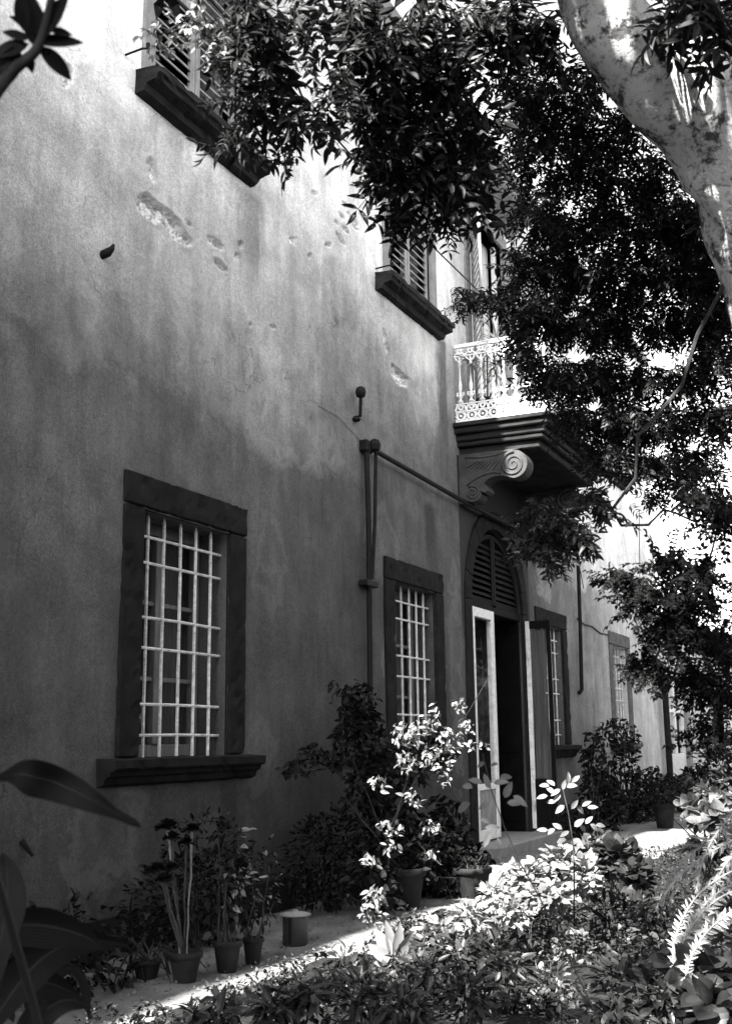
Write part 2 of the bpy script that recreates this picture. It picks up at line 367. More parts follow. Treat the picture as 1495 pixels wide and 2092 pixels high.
# ------------------------------------------------------------------ the villa
villa = thing('villa', 'tall old plastered villa with barred ground floor windows and white railed balcony', 'house', (16, 0, 0))
WTOP = 10.6; XL, XR = -9.0, 27.75
UZ0, UZ1 = 7.02, 9.15
GW = [(7.33, 8.60), (12.20, 13.47), (18.02, 19.29), (22.92, 24.19)]    # barred windows
UW = [(7.30, 8.68), (12.20, 13.60)]                                   # upper windows
DC, DR, DS = 15.94, 1.14, 3.38                                        # arched doorway: centre, half width, spring
BD = (15.15, 16.73, 5.80, 9.30)                                       # balcony door
openings = [(a, b, 1.37, 3.32) for a, b in GW] + [(a, b, UZ0, UZ1) for a, b in UW] + [(BD[0], BD[1], BD[2], BD[3]), (DC - DR, DC + DR, 0.14, DS), (-2.2, -0.9, 1.37, 3.32), (2.6, 3.85, 1.37, 3.32), (2.6, 3.95, UZ0, UZ1), (18.3, 19.7, UZ0, UZ1), (23.0, 24.4, UZ0, UZ1)]
def px2w(pts, ox, oy, k, y=0.0):
    out = []
    for (a, b) in pts:
        p = atY(ox + a / k, oy + b / k, y); out.append((p.x, p.z))
    return out
holes = [   # outlines of broken plaster, measured on the wall, with depth
    (px2w([(575,790),(600,782),(640,818),(700,860),(745,905),(765,950),(797,990),(772,1003),(735,985),(705,962),(680,925),(650,895),(635,908),(600,885),(558,848),(560,825)], 0, 0, 1.993), 0.035),
    (px2w([(843,957),(880,970),(912,1000),(918,1018),(900,1013),(858,990)], 0, 0, 1.993), 0.025),
    (px2w([(872,1048),(905,1062),(932,1108),(912,1100),(880,1078)], 0, 0, 1.993), 0.04),
    (px2w([(975,980),(992,985),(988,1010),(974,1003)], 0, 0, 1.993), 0.04),
    (px2w([(962,1035),(985,1032),(975,1060),(955,1058)], 0, 0, 1.993), 0.02),
    (px2w([(600,650),(622,640),(645,735),(625,750),(612,710)], 0, 0, 1.993), 0.022),
    (px2w([(755,890),(775,900),(790,925),(770,918)], 0, 0, 1.993), 0.025),
    (px2w([(1268,778),(1300,785),(1290,795),(1270,790)], 0, 0, 1.993), 0.03),
    (px2w([(1325,985),(1352,992),(1345,1005),(1328,998)], 0, 0, 1.993), 0.035),
    (px2w([(1255,1032),(1275,1036),(1268,1048),(1256,1044)], 0, 0, 1.993), 0.03),
    (px2w([(1100,1325),(1120,1326),(1125,1336),(1105,1335)], 0, 0, 1.993), 0.035),
    (px2w([(1015,1315),(1028,1318),(1025,1330),(1014,1328)], 0, 0, 1.993), 0.035),
    (px2w([(1180,970),(1215,968),(1210,998),(1185,990)], 0, 0, 1.993), 0.012),
    (px2w([(318,268),(350,295),(412,352),(400,400),(352,382),(318,325)], 680, 640, 2.623), 0.03),
    (px2w([(272,78),(290,110),(305,200),(290,215),(276,150)], 680, 640, 2.623), 0.025),
    (px2w([(255,240),(300,280),(290,340),(262,360),(255,300)], 0, 0, 1.993), 0.02),
]
for (cx_, cy_, L_) in ((1410, 838, 60), (1395, 880, 50), (1440, 895, 75), (1372, 905, 40), (1405, 930, 50), (1385, 965, 60), (1450, 925, 45), (1395, 985, 50), (1420, 865, 40)):  # leaf shadows on the wall, shaped as thin slanting chips
    a_ = math.radians(47 + (cx_ % 7)); dx_, dy_ = math.cos(a_) * L_ / 2, math.sin(a_) * L_ / 2; nx_, ny_ = -math.sin(a_) * L_ * 0.13, math.cos(a_) * L_ * 0.13
    holes.append((px2w([(cx_ - dx_, cy_ - dy_), (cx_ + nx_, cy_ + ny_), (cx_ + dx_, cy_ + dy_), (cx_ - nx_, cy_ - ny_)], 0, 0, 1.993), 0.03))
def build_wall():
    def axis(a, b, marks, fine, f, c):
        m = sorted(set([a, b] + [q for q in marks if a < q < b] + [q for q in fine]))
        out = []
        for i in range(len(m) - 1):
            st = f if fine[0] <= (m[i] + m[i + 1]) / 2 <= fine[1] else c
            k = max(1, int(math.ceil((m[i + 1] - m[i]) / st))); out += [m[i] + (m[i + 1] - m[i]) * j / k for j in range(k)]
        return np.array(out + [m[-1]])
    xs = axis(XL, XR, [q for o_ in openings for q in o_[:2]], (5.2, 14.2), 0.020, 0.22)
    zs = axis(-0.2, WTOP, [q for o_ in openings for q in o_[2:]] + [4.8], (4.6, 7.6), 0.020, 0.16)
    nx, nz = len(xs), len(zs)
    Xg, Zg = np.meshgrid(xs, zs, indexing='ij')
    xf, zf = Xg.ravel(), Zg.ravel(); yf = np.zeros_like(xf); bare = np.zeros_like(xf)
    rs = np.random.RandomState(3); jx = rs.normal(0, 0.004, xf.shape); jz = rs.normal(0, 0.004, xf.shape)
    for poly, dep in holes:
        P = np.array(poly); lo = P.min(0) - 0.1; hi = P.max(0) + 0.1
        idx = np.where((xf > lo[0]) & (xf < hi[0]) & (zf > lo[1]) & (zf < hi[1]))[0]
        x_, z_ = xf[idx] + jx[idx], zf[idx] + jz[idx]; ins = np.zeros(len(idx), bool); dmin = np.full(len(idx), 9.0)
        for i in range(len(P)):
            x1, z1 = P[i]; x2, z2 = P[(i + 1) % len(P)]
            c_ = ((z1 > z_) != (z2 > z_)) & (x_ < (x2 - x1) * (z_ - z1) / (z2 - z1 + 1e-9) + x1); ins ^= c_
            t = np.clip(((x_ - x1) * (x2 - x1) + (z_ - z1) * (z2 - z1)) / ((x2 - x1) ** 2 + (z2 - z1) ** 2 + 1e-9), 0, 1)
            dmin = np.minimum(dmin, np.hypot(x_ - x1 - t * (x2 - x1), z_ - z1 - t * (z2 - z1)))
        sd = np.where(ins, dmin, -dmin); k = np.clip((sd + 0.002) / 0.011, 0, 1)
        yf[idx] = np.maximum(yf[idx], k * dep * 1.9 * (1 + rs.uniform(-0.35, 0.35, len(idx)))); bare[idx] = np.maximum(bare[idx], k)
        lip = np.clip(1 - np.abs(sd + 0.02) / 0.02, 0, 1) * (sd < 0); yf[idx] -= lip * 0.006
    und = np.sin(xf * 1.7 + np.sin(zf * 1.3)) * 0.004 + np.sin(zf * 2.3 + xf * 0.6) * 0.004 + np.sin(xf * 6.1 + zf * 3.7) * 0.0015 + 0.010
    edge = np.ones_like(xf)
    yf = yf + und * edge
    verts = np.stack([xf, yf, zf], 1)
    keep = np.ones((nx - 1, nz - 1), bool)
    xc = (xs[1:] + xs[:-1]) / 2; zc = (zs[1:] + zs[:-1]) / 2
    for (a, b, c, d) in openings: keep[np.ix_((xc > a) & (xc < b), (zc > c) & (zc < d))] = False
    XX, ZZ = np.meshgrid(xc, zc, indexing='ij')
    keep &= ~((ZZ > DS - 0.01) & (np.hypot(XX - DC, ZZ - DS) < DR + 0.12))
    I, J = np.where(keep)
    f = np.stack([I * nz + J, (I + 1) * nz + J, (I + 1) * nz + J + 1, I * nz + J + 1], 1)
    n0 = len(verts)
    mb = MB(); T = 0.45
    for (a, b, c, d) in openings:      # reveals
        y0 = 0.03
        dz_ = d
        if abs(a - (DC - DR)) < 1e-6:
            mb.add([(a, y0, c), (a, T, c), (a, T, d), (a, y0, d)], [(0, 1, 2, 3)]); mb.add([(b, y0, c), (b, T, c), (b, T, d), (b, y0, d)], [(3, 2, 1, 0)])
            mb.add([(a, y0, c), (b, y0, c), (b, T, c), (a, T, c)], [(0, 1, 2, 3)])
        else:
            mb.add([(a, y0, c), (a, T, c), (a, T, d), (a, y0, d)], [(0, 1, 2, 3)]); mb.add([(b, y0, c), (b, T, c), (b, T, d), (b, y0, d)], [(3, 2, 1, 0)])
            mb.add([(a, y0, c), (b, y0, c), (b, T, c), (a, T, c)], [(0, 1, 2, 3)]); mb.add([(a, y0, d), (b, y0, d), (b, T, d), (a, T, d)], [(3, 2, 1, 0)])
    for i in range(24):                # arch reveal
        a0, a1 = math.pi * i / 24, math.pi * (i + 1) / 24
        q = [(DC + DR * math.cos(a), y_, DS + DR * math.sin(a)) for a, y_ in ((a0, 0.03), (a1, 0.03), (a1, T), (a0, T))]
        mb.add(q, [(0, 1, 2, 3)])
    vv = np.vstack([verts, np.array(mb.v)]); me = bpy.data.meshes.new('wall')
    nf = len(f) + len(mb.f); ff = np.vstack([f, np.array(mb.f) + n0])
    me.vertices.add(len(vv)); me.vertices.foreach_set('co', vv.astype(np.float32).ravel())
    me.loops.add(nf * 4); me.loops.foreach_set('vertex_index', ff.astype(np.int32).ravel())
    me.polygons.add(nf); me.polygons.foreach_set('loop_start', np.arange(0, nf * 4, 4, dtype=np.int32)); me.polygons.foreach_set('loop_total', np.full(nf, 4, np.int32))
    me.update(); me.validate()
    at = me.attributes.new('bare', 'FLOAT', 'POINT'); at.data.foreach_set('value', np.concatenate([bare, np.zeros(len(mb.v))]).astype(np.float32))
    me.polygons.foreach_set('use_smooth', [True] * len(me.polygons))
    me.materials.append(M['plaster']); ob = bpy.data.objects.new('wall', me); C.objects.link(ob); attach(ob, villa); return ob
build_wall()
s = MB().box(XL, XL + .4, 0.06, 9, -.2, WTOP).box(XR - .4, XR, 0.06, 9, -.2, WTOP).box(XL, XR, 8.6, 9, -.2, WTOP)
s.build('outer_wall', M['plaster'], villa)
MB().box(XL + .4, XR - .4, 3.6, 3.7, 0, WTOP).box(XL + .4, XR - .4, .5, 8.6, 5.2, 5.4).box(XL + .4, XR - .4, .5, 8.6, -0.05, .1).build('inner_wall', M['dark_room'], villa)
MB().box(XL - .4, XR + .2, -0.12, 9.4, WTOP, WTOP + .2).box(XL - .4, XR + .4, 2, 7, WTOP + .2, WTOP + 1.2).build('roof', M['roof'], villa)
# plinth: a slightly proud dark foot to the wall, top at 0.29 m
MB().box(XL, DC - DR - .26, -0.022, 0.02, -0.1, 0.285, 0.006).build('plinth', M['plinth'], villa)
MB().box(DC + DR + .26, XR, -0.022, 0.02, -0.1, 0.285, 0.006).build('plinth', M['plinth'], villa)

HB = (3.13, 2.92, 2.48, 2.24, 1.80, 1.56)
def barred_window(x0, x1, pale=False, shade=1.0):
    z0, z1 = 1.37, 3.32
    f = MB(); y = 0.30
    st = 0.085
    for a, b in ((x0 + .02, x0 + .02 + st), (x1 - .02 - st, x1 - .02)): f.box(a, b, y, y + .06, z0, z1, .006)
    for c, d in ((z0 + .01, z0 + .12), (z1 - .1, z1 - .005)): f.box(x0 + .02 + st, x1 - .02 - st, y + .003, y + .057, c, d, .006)
    f.box((x0 + x1) / 2 - .05, (x0 + x1) / 2 + .05, y - .012, y + .055, z0 + .12, z1 - .1, .006)
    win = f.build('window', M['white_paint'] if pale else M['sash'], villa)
    for zz in (2.02, 2.64):
        for a, b in ((x0 + .02 + st, (x0 + x1) / 2 - .05), ((x0 + x1) / 2 + .05, x1 - .02 - st)):
            MB().box(a, b, y + .006, y + .05, zz - .018, zz + .018, .004).build('glazing_bar', M['white_paint'] if pale else M['sash'], win)
    xm = (x0 + x1) / 2
    for a, b in ((x0 + .105, xm - .05), (xm + .05, x1 - .105)):
        for c, d in ((z0 + .12, 2.002), (2.038, 2.622), (2.658, z1 - .1)):
            MB().add([(a, y + .03, c), (b, y + .03, c), (b, y + .03, d), (a, y + .03, d)], [(0, 1, 2, 3)]).build('pane', M['glass'], win)
    # curtain hanging in folds behind the glass
    n = 70; vs = []
    for i in range(n + 1):
        xx = x0 + .03 + (x1 - x0 - .06) * i / n; yy = y + .13 + .02 * math.sin(i * 1.05) + .012 * math.sin(i * 2.3 + 1)
        vs += [(xx, yy, z0), (xx + .008 * math.sin(i), yy + .01, z1)]
    MB().add(vs, [(2 * i, 2 * i + 2, 2 * i + 3, 2 * i + 1) for i in range(n)]).build('curtain', M['curtain_pale'] if pale else M['curtain'], win, True)
    # stone surround
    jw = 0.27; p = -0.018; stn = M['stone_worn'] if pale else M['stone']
    roughen(MB().box(x0 - jw, x0 - .004, p, 0.28, 1.40, 3.326, .012).build('jamb', stn, win), .004)
    roughen(MB().box(x1 + .004, x1 + jw, p, 0.28, 1.40, 3.326, .012).build('jamb', stn, win), .004)
    roughen(MB().box(x0 - jw - .004, x1 + jw + .004, p - .004, 0.28, 3.333, 3.59, .012).build('lintel', stn, win), .004)
    sx0, sx1 = x0 - jw - .21, x1 + jw + .11
    roughen(MB().prism([(-0.16, 1.385), (-0.16, 1.325), (-0.145, 1.31), (-0.115, 1.305), (-0.105, 1.27), (-0.07, 1.255), (-0.055, 1.21), (-0.01, 1.19), (.04, 1.19), (.04, 1.365), (.30, 1.372), (.30, 1.395), (0, 1.395)], 0, sx0, sx1).build('sill', stn, win), .005, .09)
    # iron grille
    yb = .10
    for i in range(5):
        xb = x0 + .19 + .23 * i + rnd.uniform(-.006, .006)
        pts = [(xb + rnd.uniform(-.003, .003), yb, zz) for zz in (1.385, 1.7, 2.1, 2.5, 2.9, 3.28)] + [(xb, yb, 3.328)]
        MB().tube(pts, [.0145] * 6 + [.004], 6).build('grille_bar', M['bar_paint'], win)
    for zb in HB:
        a, b = x0 - .01, x1 + .012
        pts = [(a, yb - .002, zb), ((a + b) / 2, yb - .002, zb + rnd.uniform(-.006, .006)), (b - .05, yb - .002, zb), (b, yb - .002, zb)]
        MB().tube(pts, .0125, 6).build('grille_rail', M['bar_paint'], win)
    return win
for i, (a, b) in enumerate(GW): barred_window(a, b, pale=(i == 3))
barred_window(2.6, 3.85); barred_window(-2.2, -0.9)

lou_cache = {}
def louvre_leaf(x0, x1, z0, z1, y, mat, name='shutter', pitch=.095, nmid=1, parent=None, dark=False):
    st = .075; f = MB()
    f.box(x0, x0 + st, y, y + .035, z0, z1, .004); f.box(x1 - st, x1, y, y + .035, z0, z1, .004)
    rails = [z0, z1 - .1] + [z0 + (z1 - z0) * (k + 1) / (nmid + 1) for k in range(nmid)]
    for c in rails: f.box(x0 + st, x1 - st, y + .002, y + .033, c, c + .1, .004)
    leaf = f.build(name, mat, parent or villa)
    key = (round(x1 - x0, 3), mat.name)
    if key not in lou_cache:
        w_ = x1 - x0 - 2 * st
        mb = MB().prism([(0.030, 0.036), (0.034, 0.030), (-0.004, -0.034), (-0.012, -0.030)], 0, 0, w_)
        lou_cache[key] = mb.mesh('louvre', mat)
    rails = sorted(rails) + [z1]
    for r0, r1 in zip(rails[:-1], rails[1:]):
        k = int((r1 - r0 - .1) / pitch)
        for i in range(k):
            zc = r0 + .1 + (i + .55) * (r1 - r0 - .1) / k
            inst(lou_cache[key], 'louvre', Matrix.Translation((x0 + st, y + .008, zc)), leaf)
    return leaf
def upper_window(x0, x1):
    f = MB(); jw = .16
    f.box(x0 - jw, x0, -.02, .2, UZ0, UZ1 + .16, .008).box(x1, x1 + jw, -.02, .2, UZ0, UZ1 + .16, .008).box(x0, x1, -.018, .2, UZ1, UZ1 + .16, .008)
    win = f.build('window', M['stone_pale'], villa)
    xm = (x0 + x1) / 2
    for a, b in ((x0 + .01, xm - .005), (xm + .005, x1 - .01)): louvre_leaf(a, b, UZ0 + .02, UZ1 - .01, .045, M['shutter'], 'shutter', .105, 1)
    roughen(MB().prism([(-0.24, 6.99), (-0.24, 6.93), (-.215, 6.915), (-.20, 6.88), (-.10, 6.86), (-.08, 6.80), (0.02, 6.79), (.02, 6.97), (.2, 6.98), (.2, 7.01), (0, 7.01)], 0, x0 - (.24 if x0 < 10 else .40), x1 + .24).build('sill', M['stone_stained'], win), .006, .10)
    for xx, s_ in ((x0 - .38, -1), (x1 + .38, 1)):      # iron holders for the open shutters
        MB().tube([(xx, .02, 7.06), (xx, -.16, 7.07), (xx - s_ * .02, -.20, 7.07), (xx, -.22, 7.10)], .010, 6).tube([(xx, -.215, 7.10), (xx, -.215, 7.05)], .018, 6).build('shutter_holder', M['iron'], win)
    MB().tube([(xm - .62, .03, 7.35), (xm - .60, -.03, 7.35), (xm - .50, -.03, 7.36)], .012, 6).build('hinge', M['iron'], win)
for a, b in UW: upper_window(a, b)
for a, b in ((2.6, 3.95), (18.3, 19.7), (23.0, 24.4)): upper_window(a, b)

# arched doorway
yD = .03
sur = MB().box(DC - DR - .26, DC - DR - .003, -.02, .3, 0.0, DS, .008)
door = sur.build('doorway', M['stone'], villa)
MB().box(DC + DR + .003, DC + DR + .26, -.02, .3, 0.0, DS, .008).build('jamb', M['stone'], door)
nv = 11
for i in range(nv):
    a0, a1 = math.pi * i / nv + .006, math.pi * (i + 1) / nv - .006; q = []
    for a in (a0, (a0 + a1) / 2, a1): q.append((DC + (DR + .003) * math.cos(a), DS + .004 + (DR + .003) * math.sin(a)))
    for a in (a1, (a0 + a1) / 2, a0): q.append((DC + (DR + .26) * math.cos(a), DS + .004 + (DR + .26) * math.sin(a)))
    MB().prism(q, 1, -.018 - .003 * (i % 2), .29).build('arch_stone', M['stone'], door)
MB().box(DC - DR - .35, DC + DR + .35, -.42, .4, -.05, .145, .015).build('threshold', M['stone_pale'], door)
# fan shaped louvred top: two quarter leaves
for sgn in (-1, 1):
    fr = MB(); rr = DR - .02
    pts = [(DC + sgn * rr * math.cos(a), DS + .03 + rr * math.sin(a) * .93) for a in [math.pi / 2 * k / 12 for k in range(13)]]
    inn = [(DC + sgn * (rr - .07) * math.cos(a), DS + .03 + (rr - .07) * math.sin(a) * .93) for a in [math.pi / 2 * k / 12 for k in range(13)]]
    for k in range(12): fr.prism([pts[k], pts[k + 1], inn[k + 1], inn[k]], 1, .06, .10)
    fr.box(DC + sgn * .01, DC + sgn * .08, .055, .105, DS + .03, DS + rr * .93)
    fr.box(DC + sgn * .08, DC + sgn * (rr - .02), .062, .098, DS + .0, DS + .1)
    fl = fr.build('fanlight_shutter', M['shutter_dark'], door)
    z_ = DS + .16
    while z_ < DS + rr * .93 - .1:
        t_ = (z_ - DS - .03) / .93; xe = math.sqrt(max(0, (rr - .05) ** 2 - t_ * t_))
        MB().prism([(.095, z_ + .034), (.099, z_ + .028), (.063, z_ - .03), (.057, z_ - .026)], 0, DC + sgn * .08, DC + sgn * xe).build('louvre', M['shutter_dark'], fl)
        z_ += .088
MB().box(DC - DR, DC + DR, .04, .12, DS - .10, DS, .006).build('transom', M['shutter_dark'], door)
# glazed leaf, in the plane of the wall, left
def glazed_leaf(x0, x1, y, z0, z1, name):
    st = .12; f = MB()
    f.box(x0, x0 + st, y, y + .08, z0, z1, .005); f.box(x1 - st, x1, y, y + .08, z0, z1, .005)
    f.box(x0 + st, x1 - st, y + .002, y + .078, z1 - .13, z1, .005); f.box(x0 + st, x1 - st, y + .002, y + .048, z0, z0 + .14, .005); f.box(x0 + st, x1 - st, y + .002, y + .048, z0 + .66, z0 + .74, .005)
    lf = f.build(name, M['white_paint'], villa)
    MB().box(x0 + st, x1 - st, y + .018, y + .034, z0 + .14, z0 + .66).box(x0 + st + .05, x1 - st - .05, y + .01, y + .018, z0 + .2, z0 + .6, .004).build('panel', M['shutter'], lf)
    MB().add([(x0 + st, y + .025, z0 + .74), (x1 - st, y + .025, z0 + .74), (x1 - st, y + .025, z1 - .13), (x0 + st, y + .025, z1 - .13)], [(0, 1, 2, 3)]).build('pane', M['glass'], lf)
    for zz in (z0 + .35, z0 + 2.55): MB().tube([(x0 - .012, y - .008, zz - .06), (x0 - .012, y - .008, zz + .06)], .014, 8).build('hinge', M['bar_paint'], lf)
    return lf
glazed_leaf(DC - DR + .005, DC - .20, .0, .17, 3.30, 'door_leaf')
# right leaf swung outwards against the wall, seen almost edge on
def open_leaf():
    x0 = DC + DR + .02; f = MB(); z0, z1 = .19, 3.28
    f.box(x0, x0 + .05, -.095, -.03, z0, z1, .005)
    lf = f.build('door_leaf', M['white_paint'], villa)
    MB().box(x0 + .003, x0 + .047, -.42, -.36, z0, z1, .004).box(x0 + .004, x0 + .046, -.36, -.095, z1 - .12, z1, .004).box(x0 + .004, x0 + .046, -.36, -.095, z0, z0 + .72, .004).build('leaf_frame', M['shutter_dark'], lf)
    n = 30; vs = []
    for i in range(n + 1):
        for zz in (z0 + .73, 1.5, 2.0, 2.15, 2.3, 2.9, z1 - .13):
            wst = 1 - .42 * math.exp(-((zz - 2.15) / .22) ** 2)
            yy = -.23 + (i / n - .5) * .24 * wst; vs.append((x0 + .055 + .006 * math.sin(i * 1.5), yy, zz))
    MB().add(vs, [(i * 7 + j, (i + 1) * 7 + j, (i + 1) * 7 + j + 1, i * 7 + j + 1) for i in range(n) for j in range(6)]).build('curtain', M['curtain'], lf, True)
    MB().add([(x0 + .02, -.36, z0 + .72), (x0 + .02, -.095, z0 + .72), (x0 + .02, -.095, z1 - .12), (x0 + .02, -.36, z1 - .12)], [(0, 1, 2, 3)]).build('pane', M['glass'], lf)
    for zz in (.55, 2.75): MB().box(x0 - .09, x0 - .004, -.10, -.075, zz - .03, zz + .03, .004).tube([(x0 - .085, -.088, zz - .05), (x0 - .085, -.088, zz + .05)], .016, 8).build('hinge', M['bar_paint'], lf)
open_leaf()
MB().box(DC + DR - .06, DC + DR - .008, .06, .44, .16, DS - .12, .005).box(DC + DR - .075, DC + DR - .06, .12, .38, .3, 1.1, .004).box(DC + DR - .075, DC + DR - .06, .12, .38, 1.3, DS - .3, .004).build('dark_reveal_panel', M['doorway_black'], door)  # black panel added on the reveal to deepen the doorway's shade
MB().box(DC - .1, DC + DR - .07, .42, .46, .16, DS - .11, .005).box(DC - .05, DC + .35, .405, .42, .3, 1.3, .004).box(DC + .45, DC + DR - .12, .405, .42, .3, 1.3, .004).box(DC - .05, DC + .35, .405, .42, 1.4, DS - .3, .004).box(DC + .45, DC + DR - .12, .405, .42, 1.4, DS - .3, .004).build('dark_inner_panel', M['doorway_black'], door)  # black panels added across the opening to deepen its shade
# balcony door with one shutter ajar and a stone hood
f = MB().box(BD[0] - .2, BD[0], -.02, .25, BD[2], BD[3] + .2, .008).box(BD[1], BD[1] + .2, -.02, .25, BD[2], BD[3] + .2, .008).box(BD[0], BD[1], -.018, .25, BD[3], BD[3] + .2, .008)
bdoor = f.build('balcony_door', M['stone_pale'], villa)
MB().prism([(-.03, 9.62), (-.36, 9.86), (-.40, 9.92), (-.40, 9.98), (.02, 10.08), (.02, 9.6)], 0, BD[0] - .45, BD[1] + .45).build('door_hood', M['stone_pale'], bdoor)
MB().box(BD[0], BD[0] + .1, .10, .16, BD[2], BD[3], .005).box(BD[1] - .1, BD[1], .10, .16, BD[2], BD[3], .005).box((BD[0] + BD[1]) / 2 - .06, (BD[0] + BD[1]) / 2 + .06, .10, .16, BD[2], BD[3], .005).build('door_frame', M['white_paint'], bdoor)
vs = []
for i in range(61):
    xx = BD[0] + .05 + (BD[1] - BD[0] - .1) * i / 60; vs += [(xx, .22 + .02 * math.sin(i * 1.1), BD[2]), (xx, .23, BD[3])]
MB().add(vs, [(2 * i, 2 * i + 2, 2 * i + 3, 2 * i + 1) for i in range(60)]).build('curtain', M['curtain_pale'], bdoor, True)
def swung(x, s_, ang):
    # louvred shutter of the balcony door standing open at an angle
    leaf = louvre_leaf(0, .76, BD[2] + .03, BD[3] - .02, 0, M['shutter'], 'shutter', .105, 1)
    leaf.matrix_parent_inverse = Matrix.Translation(-ROOTLOC[villa.name]) @ Matrix.Translation((x, -.03, 0)) @ Matrix.Rotation(ang, 4, 'Z')
swung(BD[0], -1, math.radians(-152)); swung(BD[1], 1, math.radians(-28))

# balcony
BX0, BX1, BY = 14.30, 17.58, -1.36
prof = [(0.02, 5.76), (BY - .02, 5.76), (BY - .02, 5.70), (BY + .03, 5.685), (BY + .03, 5.62), (BY + .10, 5.60), (BY + .12, 5.53), (BY + .20, 5.51), (BY + .22, 5.44), (BY + .30, 5.42), (BY + .32, 5.34), (0.02, 5.34)]
# stepped slab: tiers shrink on all three free sides
tiers = [(5.70, 5.76, 0.0), (5.615, 5.697, .05), (5.52, 5.612, .12), (5.45, 5.517, .155), (5.34, 5.447, .23)]
balc = MB().box(BX0, BX1, BY, .02, 5.70, 5.76, .01).build('balcony', M['stone_stained'], villa)
for z0, z1, ins in tiers[1:]:
    MB().box(BX0 + ins, BX1 - ins, BY + ins, .02, z0, z1, .015).build('moulding', M['stone_stained'], balc)
def spiral(c, r0, turns, dirn, a0, n=40):
    out = []
    for i in range(n + 1):
        t = i / n; a = a0 + dirn * turns * 2 * math.pi * t; r = r0 * (1 - .88 * t); out.append((c[0] + r * math.cos(a), c[1] + r * math.sin(a)))
    return out
def bracket(xa, xb):
    # scroll console; outline in (y, z)
    P = [(0.0, 5.338), (-.90, 5.338)]
    c1 = (-.78, 5.13); r1 = .195
    for k in range(15): a = math.radians(90 + 190 * k / 14 - 10); P.append((c1[0] + r1 * math.cos(a), c1[1] + r1 * math.sin(a)))
    for (y_, z_) in ((-.72, 4.955), (-.64, 4.98), (-.56, 4.99), (-.47, 4.98), (-.40, 4.95), (-.36, 4.90), (-.40, 4.85)): P.append((y_, z_))
    P += [(-.405, 4.80), (-.36, 4.775), (-.32, 4.80), (-.30, 4.82)]
    c2 = (-.19, 4.79); r2 = .125
    for k in range(9): a = math.radians(180 + 110 * k / 8 + 15); P.append((c2[0] + r2 * math.cos(a), c2[1] + r2 * math.sin(a)))
    P += [(-.10, 4.66), (0, 4.66)]
    b = MB().prism(P, 0, xa, xb).build('bracket', M['bracket_stone'], balc)
    for xs_, sg in ((xa, -1), (xb, 1)):
        cv = MB(); xx = xs_ + sg * .004
        cv.tube([(xx, y_, z_) for y_, z_ in spiral(c1, .172, 2.2, -1, math.radians(95))], [.022 - .012 * i / 40 for i in range(41)], 6)
        cv.tube([(xx, y_, z_) for y_, z_ in spiral(c2, .10, 1.9, 1, math.radians(60))], [.016 - .008 * i / 40 for i in range(41)], 6)
        edge = [(-.70, 5.32), (-.55, 5.28), (-.35, 5.27), (-.1, 5.29)]; cv.tube([(xx, y_, z_) for y_, z_ in edge], .012, 5)
        low = [(-.12, 4.90), (-.18, 4.95), (-.28, 5.0), (-.42, 5.04), (-.52, 5.045), (-.60, 5.02)]; cv.tube([(xx, y_, z_) for y_, z_ in low], .014, 5)
        for k in range(7):      # acanthus ribs
            t = k / 6; a_ = (-.58 + .26 * t, 5.20 + .03 * t); e_ = (-.48 + .36 * t, 5.07 + .035 * t * 2); m_ = ((a_[0] + e_[0]) / 2 - .04, (a_[1] + e_[1]) / 2 + .03)
            cv.tube([(xx, *a_), (xx, *m_), (xx, *e_)], [.011, .010, .004], 5)
        cv.build('carving', M['bracket_stone'], balc, True)
bracket(BX0 + .16, BX0 + .44); bracket(BX1 - .44, BX1 - .16)
# cast iron railing, one module every 0.155 m
def ring(mb, c, r, t, ax, seg=14, squash=1.0, a0=0, a1=360):
    pts = []
    for k in range(seg + 1):
        a = math.radians(a0 + (a1 - a0) * k / seg); u, v_ = r * math.cos(a), r * squash * math.sin(a)
        pts.append((c[0] + u, c[1], c[2] + v_) )
    mb.tube(pts, t, 5, cap=(a1 - a0) < 359)
PITCH = .158
bal_mb = MB()
ring(bal_mb, (0, 0, .085), .055, 0.0168, 0); bal_mb.tube([(-.018, 0, .085), (.018, 0, .085)], .014, 6); bal_mb.tube([(0, 0, .067), (0, 0, .103)], .014, 6)
for sx_ in (-1, 1):
    bal_mb.tube([(sx_ * .079, 0, .03), (sx_ * .05, 0, .05), (sx_ * .079, 0, .085), (sx_ * .05, 0, .12), (sx_ * .079, 0, .14)], 0.0140, 5)
    bal_mb.tube([(sx_ * .079, 0, .165), (sx_ * .06, 0, .22), (sx_ * .02, 0, .255), (0, 0, .25)], 0.0140, 5)
ring(bal_mb, (0, 0, .205), .030, 0.0140, 0, 10)
bal_mb.lathe((0, 0, 0), [(.001, .26), (.03, .27), (.045, .285), (.018, .31), (.014, .33), (.034, .36), (.040, .375), (.016, .40), (.014, .42), (.026, .47), (.027, .52), (.015, .60), (.012, .70), (.012, .80), (.022, .82), (.030, .835), (.013, .86), (.012, .94), (.001, .95)], 8)
for sx_ in (-1, 1):
    bal_mb.tube([(0, 0, .36), (sx_ * .05, 0, .38), (sx_ * .045, 0, .42), (sx_ * .02, 0, .41)], 0.0126, 5)
    bal_mb.tube([(0, 0, .86), (sx_ * .05, 0, .90), (sx_ * .076, 0, .96)], 0.0140, 5)
    bal_mb.tube([(sx_ * .076, 0, .96), (sx_ * .03, 0, 1.0), (sx_ * .03, 0, 1.05), (sx_ * .06, 0, 1.03)], 0.0126, 5)
ring(bal_mb, (0, 0, 1.01), .028, 0.0140, 0, 10)
bal_me = bal_mb.mesh('baluster', M['rail_paint'])
nb = 8
z0 = 5.765
rl = MB()
